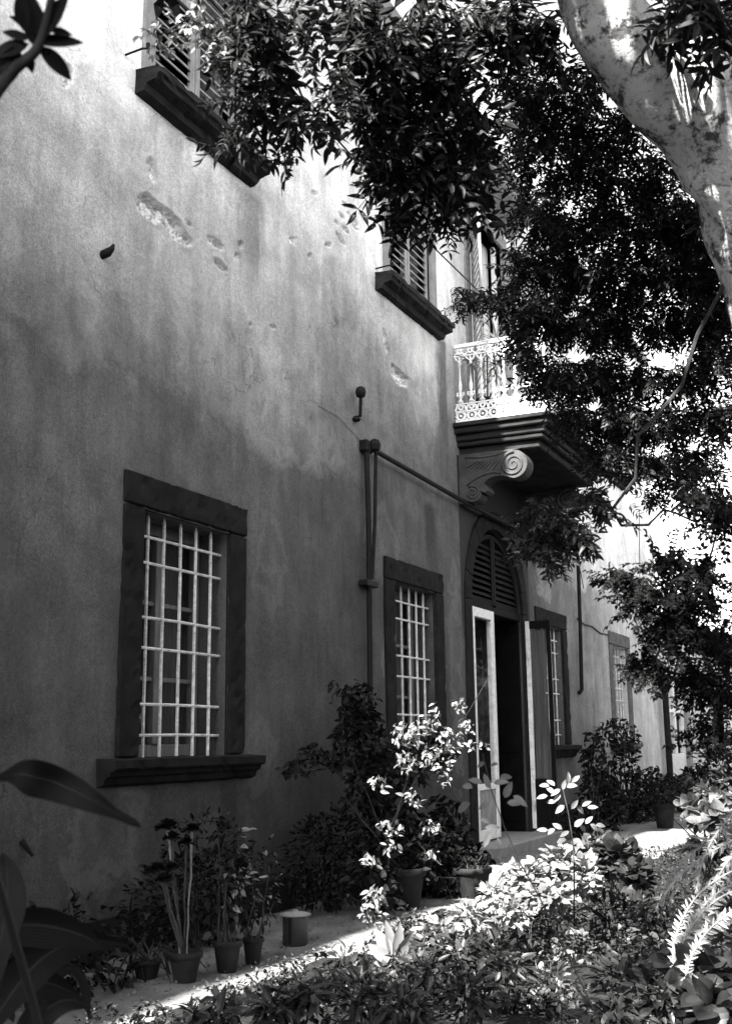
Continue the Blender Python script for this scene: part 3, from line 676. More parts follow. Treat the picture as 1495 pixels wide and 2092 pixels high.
for zz, hh in ((0.0, .03), (.148, .018), (.255, .014), (.945, .014), (1.075, .05)):
    rl.box(BX0 + .05, BX0 + .09, BY + .05, -.02, z0 + zz, z0 + zz + hh); rl.box(BX1 - .09, BX1 - .05, BY + .05, -.02, z0 + zz, z0 + zz + hh); rl.box(BX0 + .09, BX1 - .09, BY + .05, BY + .09, z0 + zz, z0 + zz + hh)
rail = rl.build('railing', M['rail_paint'], villa)
for k in range(nb):
    y_ = -.09 - PITCH * k
    for xx in (BX0 + .07, BX1 - .07): inst(bal_me, 'baluster', Matrix.Translation((xx, y_, z0 + .01)) @ Matrix.Rotation(math.pi / 2, 4, 'Z'), rail)
k = 0; xx = BX0 + .16
while xx < BX1 - .12: inst(bal_me, 'baluster', Matrix.Translation((xx, BY + .07, z0 + .01)), rail); xx += PITCH
for xx, yy in ((BX0 + .07, BY + .07), (BX1 - .07, BY + .07)):
    MB().lathe((xx, yy, z0), [(.03, 0), (.035, .05), (.02, .08), (.018, 1.05), (.03, 1.08), (.045, 1.14), (.03, 1.19), (.001, 1.21)], 10).build('rail_post', M['rail_paint'], rail, True)

# awning frame: iron tube along the wall, down at both ends
aw = MB().tube([(11.38, -.08, 4.74), (14.2, -.10, 4.66), (17.0, -.10, 4.66), (20.30, -.08, 4.74)], .030, 8)
awf = aw.build('awning_frame', M['iron'], villa)
MB().tube([(11.36, -.06, 4.72), (11.37, -.07, 3.9), (11.38, -.06, 3.0), (11.39, -.05, .3)], .033, 8).build('upright', M['iron'], awf)
MB().tube([(11.52, -.10, 4.70), (11.47, -.10, 3.9), (11.40, -.09, 3.25)], .022, 8).build('arm', M['iron'], awf)
MB().tube([(20.30, -.08, 4.74), (20.27, -.07, 3.6), (20.20, -.06, 2.34)], .035, 8).tube([(20.20, -.06, 2.34), (20.12, -.03, 2.28)], .035, 8).build('upright', M['iron'], awf)
MB().box(11.30, 11.48, -.10, .02, 4.68, 4.82, .02).lathe((11.45, -.12, 4.70), [(.01, 0), (.06, .02), (.07, .08), (.05, .13), (.01, .15)], 10).build('pivot_box', M['iron'], awf)
MB().box(11.25, 11.55, -.10, .01, 3.16, 3.23, .01).build('pipe_bracket', M['iron'], awf)
MB().tube([(20.3, -.06, 4.9), (20.45, -.05, 4.65), (20.75, -.04, 4.2)], .008, 5).build('wire', M['iron'], awf)
# thin crack and cable lines on the far wall
MB().tube([(20.35, 0.0, 3.62), (20.8, -.005, 3.55), (21.4, 0.0, 3.56), (22.0, -.005, 3.48), (22.65, 0, 3.50)], .012, 5).build('wall_cable', M['iron'], villa)
MB().tube([atY(1305, 1040, -.01), atY(1306, 1190, -.01)], .008, 5).build('wall_cable', M['iron'], villa)
MB().tube([atY(650, 828, -.004), atY(690, 850, -.006), atY(748, 912, -.004)], .004, 5).build('wall_cable', M['sash'], villa)
# iron hooks and pegs in the wall
p = atY(740, 800, -.10)
MB().tube([(p.x, .02, 5.04), (p.x + .02, -.06, 5.06), (p.x - .0, -.08, 5.2), (p.x - .02, -.09, 5.33)], .020, 7).lathe((p.x - .02, -.09, 5.30), [(.01, -.05), (.05, -.03), (.062, .02), (.05, .07), (.012, .09)], 10).lathe((p.x + .0, -.02, 5.0), [(.04, 0), (.055, .02), (.04, .04), (.01, .05)], 10).build('iron_hook', M['iron'], villa, True)
p = atY(225, 515, -.06)
MB().tube([(p.x - .01, .02, p.z - .02), (p.x, -.04, p.z), (p.x + .015, -.07, p.z + .035), (p.x + .03, -.07, p.z + .07)], [.034, .036, .022, .012], 8).build('iron_peg', M['iron'], villa, True)
p = atY(55, 1733, -.02)
MB().tube([(p.x - .03, .0, p.z + .05), (p.x + .04, -.04, p.z - .05)], [.022, .012], 6).build('iron_peg', M['iron'], villa)
# downpipe at the far corner
MB().tube([(27.45, -.12, 2.55), (27.45, -.12, .3), (27.45, -.16, .12)], .075, 10).tube([(27.45, -.12, 2.5), (27.45, -.12, 2.62), (27.45, -.12, 2.80)], [.08, .13, .15], 10).build('downpipe', M['iron'], villa)
# cable stretched before the wall
cab = MB().tube([atY(555, 135, -.4), atY(720, 320, -.4), atY(880, 500, -.4), atY(1005, 622, -.4), (16.4, -.35, 7.6), (17.6, 0, 7.7)], .010, 5).tube([atY(555, 135, -.4), (6.0, -.38, 7.9), (2.0, 0, 8.1)], .010, 5).build('cable', M['iron'])
tag(cab, 'taut dark cable running along the upper wall to the balcony', 'cable')

# ------------------------------------------------------------------ annex beyond the villa
annex = thing('annex', 'low sunlit annex with a tall white window beyond the villa corner', 'house', (36, 0, 0))
AX = MB()
def wall_rects(mb, x0, x1, z0, z1, holes_, y):
    xs = sorted({x0, x1, *[h[0] for h in holes_], *[h[1] for h in holes_]}); zs = sorted({z0, z1, *[h[2] for h in holes_], *[h[3] for h in holes_]})
    for a, b in zip(xs[:-1], xs[1:]):
        for c, d in zip(zs[:-1], zs[1:]):
            if not any(h[0] <= a and b <= h[1] and h[2] <= c and d <= h[3] for h in holes_): mb.add([(a, y, c), (b, y, c), (b, y, d), (a, y, d)], [(0, 1, 2, 3)])
M['annex'] = simple('annex_plaster', 0.55, 0.25, 1.2, 0.9, 0.15, 0.4, 0.01)
wall_rects(AX, 27.8, 52, -.1, 4.3, [(28.3, 30.6, .35, 3.4), (36, 37.4, 1, 2.8)], 0.05)
AX.box(27.8, 28.1, .06, 6, -.1, 4.3).box(51.8, 52, .06, 6, -.1, 4.3).box(28.1, 51.8, 5.8, 6, -.1, 4.3)
AX.build('wall', M['annex'], annex)
MB().box(27.8, 52.3, -.3, 6.2, 4.3, 4.45).build('roof', M['roof'], annex)
aw_ = MB().box(28.3, 28.5, .05, .15, .35, 3.4, .005).box(30.4, 30.6, .05, .15, .35, 3.4, .005).box(28.5, 30.4, .055, .145, 3.2, 3.4, .005).box(28.5, 30.4, .055, .145, .35, 1.1, .005).box(29.37, 29.53, .05, .15, 1.1, 3.2, .005).box(28.5, 29.37, .06, .14, 2.1, 2.18).box(29.53, 30.4, .06, .14, 2.1, 2.18).build('window', M['white_paint'], annex)
for a, b in ((28.5, 29.37), (29.53, 30.4)):
    MB().add([(a, .1, 1.1), (b, .1, 1.1), (b, .1, 3.2), (a, .1, 3.2)], [(0, 1, 2, 3)]).build('pane', M['glass'], aw_)
MB().box(30.62, 31.1, -.03, .12, -.1, 3.6, .01).build('pilaster', M['stone_pale'], annex)
MB().box(28.35, 30.5, .6, .62, .3, 3.4).build('curtain', M['curtain_pale'], annex)

#__PART2__
# ------------------------------------------------------------------ leaves
def leaf_shape(w=.36, fold=.12, curl=.12, seg=5, tip=1.0):
    vs, fs = [], []
    for i in range(seg + 1):
        t = i / seg; hw = w * .5 * (math.sin(math.pi * min(1, t ** .85)) ** .8) if 0 < t < 1 else 0.0
        z = -curl * t * t
        vs += [(-hw, t, z + fold * hw * 2), (0, t, z), (hw, t, z + fold * hw * 2)]
    for i in range(seg):
        a = 3 * i; b = a + 3
        for k in (0, 1):
            if i == 0: fs.append((a + 1, b + k, b + k + 1))
            elif i == seg - 1: fs.append((a + k, a + k + 1, b + 1))
            else: fs.append((a + k, a + k + 1, b + k + 1, b + k))
    return vs, fs
def compound(pairs, lw, ll, seg=3, droop=.25, r=None, start=.16, rach=.006):
    r = r or rnd; vs, fs = [], []
    def put(lv, lf, m):
        k = len(vs); vs.extend([tuple(m @ V(v_)) for v_ in lv]); fs.extend([tuple(i + k for i in q) for q in lf])
    def at(t): return V((0, t * (1 - .08 * droop), -droop * t * t * .6))
    for i in range(5):
        a, b = at(i / 5), at((i + 1) / 5); k = len(vs)
        vs.extend([(a.x - rach, a.y, a.z), (a.x + rach, a.y, a.z), (b.x + rach * .7, b.y, b.z), (b.x - rach * .7, b.y, b.z), (a.x, a.y, a.z - rach * 1.6), (b.x, b.y, b.z - rach)])
        fs.extend([(k, k + 1, k + 2, k + 3), (k, k + 3, k + 5, k + 4), (k + 1, k + 4, k + 5, k + 2)])
    items = [(start + (1 - start - .06) * i / max(1, pairs - 1), s_) for i in range(pairs) for s_ in (-1, 1)] + [(1.0 - .03, 0)]
    for t, s_ in items:
        p = at(t); ang = (s_ * math.radians(r.uniform(52, 74))) if s_ else r.uniform(-.1, .1)
        L = ll * r.uniform(.85, 1.1) * (1 - .25 * abs(t - .5)); lv, lf = leaf_shape(lw * r.uniform(.9, 1.1) / ll * 1.0, .25, r.uniform(.1, .35), seg)
        m = Matrix.Translation(p) @ Matrix.Rotation(-ang, 4, 'Z') @ Matrix.Rotation(-r.uniform(.0, .55), 4, 'X') @ Matrix.Rotation(r.uniform(-.35, .35), 4, 'Y') @ Matrix.Scale(L, 4)
        put(lv, lf, m)
    return vs, fs
T = {'ash': [compound(6, .095, .30, 4, .5) for _ in range(5)], 'locust': [compound(9, .075, .125, 3, .3, start=.1) for _ in range(5)],
     'rose': [compound(2, .17, .33, 4, .2, start=.35) for _ in range(4)], 'cheap': [compound(3, .17, .40, 2, .3) for _ in range(4)],
     'oval': [leaf_shape(w_, .15, c_, 5) for w_, c_ in ((.40, .1), (.48, .25), (.42, .4))], 'lance': [leaf_shape(w_, .2, c_, 5) for w_, c_ in ((.24, .1), (.28, .3), (.22, .5))],
     'round': [leaf_shape(w_, .1, c_, 5) for w_, c_ in ((.85, .1), (.95, .25), (.8, .35))], 'small': [leaf_shape(w_, .2, c_, 3) for w_, c_ in ((.5, .1), (.6, .3), (.45, .2))],
     'blade': [leaf_shape(w_, .3, c_, 7) for w_, c_ in ((.07, .5), (.08, .8), (.06, .3))]}
def mat_from(p, d, up, sc):
    y = V(d).normalized(); z = V(up) - y * y.dot(V(up))
    if z.length < 1e-4: z = y.orthogonal()
    z.normalize(); x = y.cross(z)
    return Matrix(((x.x * sc, y.x * sc, z.x * sc, p[0]), (x.y * sc, y.y * sc, z.y * sc, p[1]), (x.z * sc, y.z * sc, z.z * sc, p[2]), (0, 0, 0, 1)))
def rv():
    while True:
        v_ = V((rnd.uniform(-1, 1), rnd.uniform(-1, 1), rnd.uniform(-1, 1)))
        if .01 < v_.length < 1: return v_
def join_leaves(name, kind, mats, mat, parent, stuff=True):
    if not mats: return
    tv, tf, n = [], [], 0; vs = []; loops = []; tots = []
    byk = {}
    for i, m in enumerate(mats): byk.setdefault(i % len(T[kind]), []).append(m)
    for k, ms in byk.items():
        v0, f0 = T[kind][k]; v0 = np.array(v0); A = np.array([[list(r_) for r_ in m] for m in ms])
        W_ = np.einsum('nij,vj->nvi', A[:, :3, :3], v0) + A[:, None, :3, 3]
        vs.append(W_.reshape(-1, 3)); fl = np.array([i for q in f0 for i in q]); ft = np.array([len(q) for q in f0])
        off = n + np.arange(len(ms)) * len(v0); loops.append((fl[None, :] + off[:, None]).ravel()); tots.append(np.tile(ft, len(ms))); n += len(ms) * len(v0)
    vs = np.vstack(vs); loops = np.concatenate(loops); tots = np.concatenate(tots)
    me = bpy.data.meshes.new(name); me.vertices.add(len(vs)); me.vertices.foreach_set('co', vs.astype(np.float32).ravel())
    me.loops.add(len(loops)); me.loops.foreach_set('vertex_index', loops.astype(np.int32)); me.polygons.add(len(tots))
    st = np.concatenate([[0], np.cumsum(tots)[:-1]]); me.polygons.foreach_set('loop_start', st.astype(np.int32)); me.polygons.foreach_set('loop_total', tots.astype(np.int32))
    me.update(); me.materials.append(mat); o = bpy.data.objects.new(name, me); C.objects.link(o); attach(o, parent)
    if stuff: o['kind'] = 'stuff'
    return o
tm_cache = {}
def put_leaves(parent, kind, mats, mat, nind=0, name='leaf', rest='foliage'):
    """nearest nind leaves in view become leaf objects, the others one foliage part"""
    if nind:
        sc = []
        for i, m in enumerate(mats):
            x, y, d = project(m.translation); inv = d > .1 and -80 < x < 1575 and -80 < y < 2170
            sc.append((0 if inv else 1, d, i))
        sc.sort(); ind = {i for a, _, i in sc[:nind] if a == 0}
    else: ind = set()
    restm = [m for i, m in enumerate(mats) if i not in ind]
    for j in sorted(ind):
        k = j % len(T[kind]); key = (kind, k, mat.name)
        if key not in tm_cache:
            me = bpy.data.meshes.new(name); me.from_pydata(T[kind][k][0], [], T[kind][k][1]); me.materials.append(mat); tm_cache[key] = me
        inst(tm_cache[key], name, mats[j], parent)
    if restm: join_leaves(rest, kind, restm, mat, parent)
def curve(p0, p1, sag=0.0, n=8, wob=.03):
    p0, p1 = V(p0), V(p1); L = (p1 - p0).length; out = []; s_ = V((rnd.random() * 9, rnd.random() * 9, 0))
    for i in range(n + 1):
        t = i / n; q = p0.lerp(p1, t); q.z -= sag * 4 * t * (1 - t) * L
        q += V((noise.noise(s_ + V((t * 3, 0, 0))), noise.noise(s_ + V((0, t * 3, 5))), noise.noise(s_ + V((3, 1, t * 3))))) * wob * L * (4 * t * (1 - t)) ** .5
        out.append(q)
    return out
def in_frame(p, mg=70):
    x, y, d = project(p); return d > .1 and -mg < x < 1495 + mg and -mg < y < 2092 + mg

# ------------------------------------------------------------------ the big tree with mottled bark
def cluster(px, py, rx, ry, dist, n, size, depth=.5, droop=.45, out=1.0, upn=.8):
    """n leaves in a lens shaped bough whose middle is seen at px, py; returns matrices and the middle"""
    c = atD(px, py, dist); k = dist / FPX; ax = R3 @ V((1, 0, 0)); ay = R3 @ V((0, 1, 0)); az = R3 @ V((0, 0, 1)); ms = []
    for _ in range(n):
        q = rv(); o_ = ax * (q.x * rx * k) + ay * (q.y * ry * k) + az * (q.z * depth)
        d = (o_.normalized() * out + rv() * .7 + V((0, 0, -droop))).normalized(); sz = size * rnd.uniform(.55, 1.25); p = c + o_ * .85 - d * sz * .55
        up = V((0, 0, upn)) + rv() * .9 + az * .25
        ms.append(mat_from(p, d, up, sz))
    return ms, c
bt = thing('broad_tree', 'big tree with mottled pale bark, its leaning forked trunk at the right edge', 'tree', atG(1900, 2092 + 400, .0) if False else (4.9, -5.35, 0))
def limb(pp, rr, seg=14, name='limb', mat=None, parent=None, n=9):
    # catmull-rom through given points
    P = [V(p) for p in pp]; P = [P[0] * 2 - P[1]] + P + [P[-1] * 2 - P[-2]]; R_ = [rr[0]] + list(rr) + [rr[-1]]; out = []; ro = []
    for i in range(1, len(P) - 2):
        for j in range(n):
            t = j / n; a, b, c_, d = P[i - 1:i + 3]
            out.append(0.5 * ((2 * b) + (c_ - a) * t + (2 * a - 5 * b + 4 * c_ - d) * t * t + (3 * b - a - 3 * c_ + d) * t ** 3))
            ro.append(R_[i] * (1 - t) + R_[i + 1] * t)
    out.append(P[-2]); ro.append(R_[-2])
    return MB().tube(out, ro, seg, True, .22).build(name, mat or M['bark'], parent, True)
DT = 4.4
limb([(4.75, -5.25, -.1), atD(1690, 1500, 4.8), atD(1660, 1050, 4.6), atD(1612, 760, 4.5), atD(1548, 480, 4.45), atD(1490, 300, 4.4)], [.26, .22, .19, .17, .18, .15], 26, 'trunk', None, bt)
limb([atD(1550, 500, 4.43), atD(1482, 330, 4.4), atD(1378, 190, 4.35), atD(1265, 70, 4.3), atD(1190, -60, 4.3), atD(1060, -260, 4.3), atD(820, -520, 4.6)], [.10, .175, .165, .140, .125, .11, .07], 22, 'limb', None, bt)
limb([atD(1545, 470, 4.4), atD(1535, 260, 4.35), atD(1548, 60, 4.3), atD(1590, -200, 4.3), atD(1560, -600, 4.6)], [.13, .12, .11, .10, .07], 18, 'limb', None, bt)
ash = []; cents = []
for a in ((500, 10, 60, 30, 3.5, 26, .19), (480, 90, 24, 60, 3.5, 18, .18), (470, 150, 14, 30, 3.5, 6, .16), (540, 60, 60, 40, 3.5, 26, .20), (560, 160, 55, 50, 3.5, 26, .20), (610, 60, 40, 40, 3.5, 14, .19), (520, 235, 80, 35, 3.5, 28, .19), (470, 300, 45, 22, 3.5, 9, .17),
          (590, 285, 50, 28, 3.5, 16, .19), (655, 235, 40, 40, 3.5, 14, .18), (700, 180, 30, 40, 3.6, 12, .19), (725, 220, 40, 30, 3.7, 14, .19), (740, 40, 50, 45, 3.8, 26, .20), (780, 110, 60, 60, 3.8, 36, .20), (870, 60, 90, 60, 3.9, 48, .21), (800, 200, 80, 60, 3.9, 46, .21), (900, 180, 70, 70, 4.0, 44, .21),
          (810, 290, 80, 55, 3.9, 44, .21), (900, 300, 80, 60, 4.0, 46, .21), (790, 360, 55, 45, 3.9, 24, .2), (860, 390, 65, 50, 3.9, 34, .2), (930, 390, 60, 50, 4.0, 30, .2), (830, 430, 35, 22, 4.0, 8, .18), (900, 455, 40, 22, 4.0, 10, .17), (960, 60, 60, 60, 4.2, 26, .2), (1040, 50, 80, 50, 4.3, 40, .21), (1110, 70, 40, 50, 4.4, 20, .2),
          (960, 270, 50, 50, 4.2, 20, .2), (975, 330, 40, 60, 4.4, 14, .19), (640, 10, 50, 20, 3.6, 8, .18), (1420, 10, 60, 30, 4.0, 26, .22), (1480, 50, 40, 40, 4.0, 20, .22), (1370, 0, 30, 14, 4.0, 8, .2)):
    a = a[:5] + (int(a[5] * (.62 if a[0] < 740 else .78)), a[6] * (.96 if a[0] < 740 else 1.06)); ms, c = cluster(*a, depth=.22, droop=.5); ash += ms; cents.append((c, a))
put_leaves(bt, 'ash', ash, M['leaf_tree'], 290, 'leaf', 'foliage')
lac = []
for a in ((1060, 150, 60, 60, 5.6, 46, .15), (1130, 170, 60, 60, 5.6, 40, .15), (1100, 250, 80, 60, 5.8, 60, .15), (1180, 260, 60, 60, 5.8, 50, .15), (1220, 350, 80, 60, 5.8, 70, .15), (1120, 350, 80, 60, 5.8, 44, .15), (1060, 300, 50, 50, 5.7, 24, .15), (1090, 430, 60, 40, 5.6, 30, .15),
          (1160, 460, 80, 60, 5.8, 70, .15), (1270, 450, 90, 80, 5.9, 100, .15), (1360, 430, 60, 80, 6.0, 56, .15), (1080, 540, 70, 50, 5.8, 56, .15), (1180, 560, 90, 60, 5.8, 90, .15), (1300, 570, 90, 70, 5.9, 100, .15), (1400, 540, 60, 80, 6.0, 70, .15), (1010, 610, 50, 30, 5.8, 24, .14), (945, 610, 35, 20, 5.8, 12, .13),
          (1080, 640, 60, 50, 5.8, 56, .15), (1170, 660, 80, 50, 5.9, 80, .15), (1280, 670, 80, 60, 6.0, 90, .15), (1400, 650, 80, 60, 6.0, 84, .15), (1460, 620, 40, 60, 6.0, 40, .15), (1060, 710, 45, 35, 5.8, 30, .14), (1120, 770, 60, 50, 5.9, 56, .15), (1210, 770, 70, 50, 6.0, 70, .15), (1310, 780, 60, 40, 6.0, 40, .15), (1410, 770, 70, 50, 6.1, 56, .15),
          (1160, 850, 45, 45, 6.0, 40, .15), (1250, 860, 70, 45, 6.0, 70, .15), (1350, 870, 70, 45, 6.0, 70, .15), (1450, 850, 50, 60, 6.0, 60, .15), (1240, 930, 50, 40, 6.0, 40, .15), (1320, 950, 60, 40, 6.0, 50, .15), (1420, 950, 60, 50, 5.9, 60, .15), (1360, 1010, 40, 20, 6.0, 18, .14), (1460, 1030, 40, 40, 5.6, 30, .15),
          (1210, 1020, 40, 18, 4.6, 12, .16), (1250, 1040, 20, 14, 4.6, 5, .15), (1100, 1050, 45, 28, 4.6, 28, .16), (1150, 1075, 45, 28, 4.6, 24, .16), (1110, 1110, 40, 30, 4.6, 22, .16), (1180, 1110, 24, 20, 4.6, 9, .15), (1120, 1150, 24, 18, 4.6, 8, .14), (1210, 170, 40, 50, 5.6, 30, .15), (1270, 260, 50, 50, 5.7, 44, .15), (1330, 340, 50, 50, 5.8, 44, .15), (1400, 440, 40, 50, 5.9, 40, .15), (1430, 500, 40, 50, 5.9, 40, .15), (1470, 720, 50, 60, 5.9, 50, .15), (1460, 560, 40, 60, 5.9, 44, .15)):
    a = a[:5] + (int(a[5] * 1.6), a[6]); ms, c = cluster(*a, depth=.45, droop=.3); lac += ms; cents.append((c, a))
put_leaves(bt, 'ash', [m for i_, m in enumerate(lac) if i_ % 3], M['leaf_tree'], 0, 'leaf', 'foliage')
put_leaves(bt, 'ash', lac[::3], M['leaf_grey'], 0, 'leaf', 'foliage')
# boughs carrying those clusters: each hangs on the nearest one already carried
def graph(parent, roots, cs, r=.012, sag=.05):
    nodes = [(V(q), r) for q in roots]; left = [V(c) for c in cs]
    while left:
        best = min(((a - c).length, i, j) for i, (a, _) in enumerate(nodes) for j, c in enumerate(left))
        a, ra = nodes[best[1]]; c = left.pop(best[2]); rb = max(.0035, ra * .72)
        MB().tube(curve(a, c, sag, 7, .10), [ra + (rb - ra) * k / 7 for k in range(8)], 5).build('branch', M['bark_dark'], parent); nodes.append((c, rb))

roots = [atD(1190, -60, 4.3), atD(1060, -260, 4.3), atD(820, -520, 4.6), atD(1300, 120, 4.35), atD(1470, 330, 4.4), atD(1540, 480, 4.45)]
graph(bt, roots + [atD(640, -120, 3.8)], [c for c, a in cents], .0085)
for pts in ([(1060, -60), (940, 120), (880, 230), (830, 330), (790, 400)], [(800, 90), (700, 250), (640, 262), (560, 240)], [(1240, 1000), (1180, 1040), (1120, 1050)]):
    MB().tube([atD(x, y, 3.85 if x < 1050 else 5.4) for x, y in pts], [.013 - .0022 * i for i in range(len(pts))], 6).build('branch', M['bark_dark'], bt)
# unseen crown added above and behind the picture to shade garden and wall foot
crown = []
blobs = []
for _ in range(60):
    r_ = rnd.uniform(.6, 1.15); c = V((rnd.uniform(-4, 7.0), rnd.uniform(-9.0, -2.2), rnd.uniform(4.6, 6.6)))
    if c.y + r_ > -1.75 + (.25 if c.x < 0 else 0): c.y = -1.8 - r_
    blobs.append((c, r_))
for _ in range(14): blobs.append((V((rnd.uniform(8.5, 16), rnd.uniform(-9.0, -4.6), rnd.uniform(4.8, 7.0))), rnd.uniform(.7, 1.2)))
for _ in range(80):  # blobs aimed along the sun to shade chosen spots of the bed
    g_ = V((rnd.uniform(4.6, 9.6), rnd.uniform(-5.2, -2.0), 0))
    if min((g_ - V(q)).length for q in ((7.7, -2.9, 0), (8.6, -2.3, 0), (9.6, -3.2, 0))) < .75: continue
    r_ = rnd.uniform(.4, .7); blobs.append((g_ + SUN * (rnd.uniform(5.0, 6.8) / SUN.z), r_))
for q_, k_ in ((V((1.3, -4.5, .9)), 6), (V((1.15, -4.35, 1.45)), 4), (V((1.5, -4.8, .4)), 5), (V((1.3, -4.1, .6)), 4)):  # blobs added to keep the big near leaves in shade
    for t_ in range(k_): blobs.append((q_ + SUN * rnd.uniform(4.2, 6.5) + V((0, rnd.uniform(-.3, .3), rnd.uniform(-.2, .2))), rnd.uniform(.5, .75)))
gaps = [atD(1270, 110, 4.3), atD(1230, 60, 4.3), atD(1330, 180, 4.3), atD(1180, -20, 4.3), atD(1420, 300, 4.3), atD(1520, 250, 4.3), atD(1510, 480, 4.3), V((9.2, -2.2, .3)), V((11, -1.9, .3)), V((12.5, -2.2, .3)), V((10.2, -2.0, .3)), V((11.8, -2.6, .3)), V((13.4, -1.9, .3)), atG(1140, 1980), atG(1180, 2050), atG(1300, 1930), atD(1440, 1880, 5.3), atD(800, 1920, 7.0), atG(900, 1900), V((7.7, -2.8, .2)), V((6.2, -1.5, 0)), V((7.0, -1.55, 0)), V((7.9, -1.6, 0)), atD(1400, 1850, 5.4), atD(1460, 1760, 5.4)]
def lit_gap(p):
    for gi, q in enumerate(gaps):
        d_ = p - q
        if (d_ - SUN * d_.dot(SUN)).length < (1.0 if gi < 7 else .75): return True
    return False
for c, r_ in blobs:
    for _ in range(int(85 * r_ * r_)):
        q = rv(); p = c + V((q.x * r_, q.y * r_, q.z * r_ * .7))
        if in_frame(p, 150) or p.y > -1.5 or lit_gap(p): continue
        crown.append(mat_from(p, (q + rv() * .6 + V((0, 0, -.2))), V((0, 0, .9)) + rv() * .7, rnd.uniform(.32, .5)))
join_leaves('foliage', 'cheap', crown, M['leaf_tree'], bt)
top = V((4.9, -5.6, 4.6))
for c, r_ in blobs[::2]:
    if not any(in_frame(q, 40) for q in curve(top, c, -.05, 6, 0)): MB().tube(curve(top, c, -.05, 6, .08), [.05, .04, .035, .03, .02, .015, .01], 5).build('branch', M['bark_dark'], bt)

# ------------------------------------------------------------------ locust tree reaching in from the right
lt = thing('locust_tree', 'small leaved dark tree whose low boughs reach in from the right edge', 'tree', (4.1, -4.95, 0))
limb([(4.1, -5.1, 0), (4.15, -5.0, 1.0), atD(1680, 1250, 3.9), atD(1620, 900, 3.9), atD(1600, 500, 3.9)], [.07, .06, .05, .04, .02], 10, 'trunk', M['bark_dark'], lt)
loc = []; lc = []
for a in ((1250, 1180, 45, 24, 3.6, 12), (1300, 1210, 70, 40, 3.6, 26), (1370, 1150, 60, 45, 3.6, 26), (1440, 1180, 70, 60, 3.6, 36), (1380, 1240, 110, 60, 3.6, 60), (1350, 1300, 75, 40, 3.6, 26), (1450, 1310, 70, 60, 3.6, 40),
          (1330, 1365, 50, 24, 3.7, 16), (1300, 1372, 45, 14, 3.7, 8), (1420, 1390, 60, 45, 3.7, 28), (1470, 1430, 50, 50, 3.7, 22), (1455, 1505, 55, 38, 3.7, 20), (1425, 1520, 30, 16, 3.7, 6), (1470, 1050, 50, 50, 3.5, 18), (1420, 1020, 50, 40, 3.5, 14)):
    a = a[:5] + (int(a[5] * 1.5),); ms, c = cluster(*a, .165, depth=.22, droop=.12, out=1.0); loc += ms; lc.append(c)
put_leaves(lt, 'locust', loc, M['leaf_lacy'], 280, 'leaf', 'foliage')
graph(lt, [atD(1640, 1100, 3.9), atD(1650, 1400, 3.9), atD(1610, 900, 3.9)], lc, .012)
# pale sunlit spray behind it
ls = thing('garden_shrub', 'loose sunlit shrub behind the low dark boughs at the right', 'shrub', (6.6, -5.1, 0))
ms = []
for a in ((1450, 1370, 45, 50, 6.0, 24, .17), (1475, 1310, 30, 40, 6.0, 10, .16)):
    m_, c = cluster(*a, depth=.3, droop=.2); ms += m_
put_leaves(ls, 'ash', ms, M['leaf_shrub'], 40)
MB().tube(curve((6.6, -5.15, 0), atD(1450, 1360, 6.0), 0, 8, .05), [.03, .028, .026, .022, .02, .016, .012, .01, .006], 7).build('stem', M['stem'], ls)

# ------------------------------------------------------------------ magnolia spray, upper left
mg = thing('magnolia_tree', 'dark large leaved tree reaching in at the top left corner', 'tree', (1.4, -3.0, 0))
dm = 1.5
limb([(1.25, -3.2, 0), (1.28, -3.3, 1.2), atD(-160, 420, 1.6), atD(-60, 260, 1.5), atD(20, 150, 1.5), atD(78, 95, 1.5), atD(110, -20, 1.5)], [.03, .025, .014, .010, .008, .006, .004], 8, 'stem', M['bark_dark'], mg)
def leaf_px(parent, a, b, dist, wide, mat, kind='oval', up=None, name='leaf', tilt=0.0, dd=0.0):
    p, q = atD(*a, dist), atD(*b, dist + dd); L = (q - p).length; tz = R3 @ V((tilt, .15, 1))
    lv, lf = leaf_shape(wide, .12, .10, 9); me = bpy.data.meshes.new(name); me.from_pydata(lv, [], lf); me.materials.append(mat)
    me.polygons.foreach_set('use_smooth', [True] * len(me.polygons))
    return inst(me, name, mat_from(p, q - p, up or tz, L), parent)
for a, b, w_ in (((78, 100), (60, -20), .35), ((85, 80), (135, -15), .38), ((70, 85), (172, 82), .24), ((80, 95), (150, 162), .34), ((95, 100), (136, 158), .30), ((60, 80), (5, 62), .32), ((70, 60), (20, 30), .3), ((75, 75), (32, 34), .3), ((60, 110), (66, 150), .45), ((40, 95), (-10, 190), .36), ((30, 120), (-30, 150), .4), ((60, 90), (-20, 110), .34), ((70, 90), (85, 20), .45), ((100, 60), (150, 70), .3), ((50, 60), (40, -20), .35)):
    leaf_px(mg, a, b, dm, w_ * 1.25, M['leaf_dark'], tilt=rnd.uniform(-.5, .5))
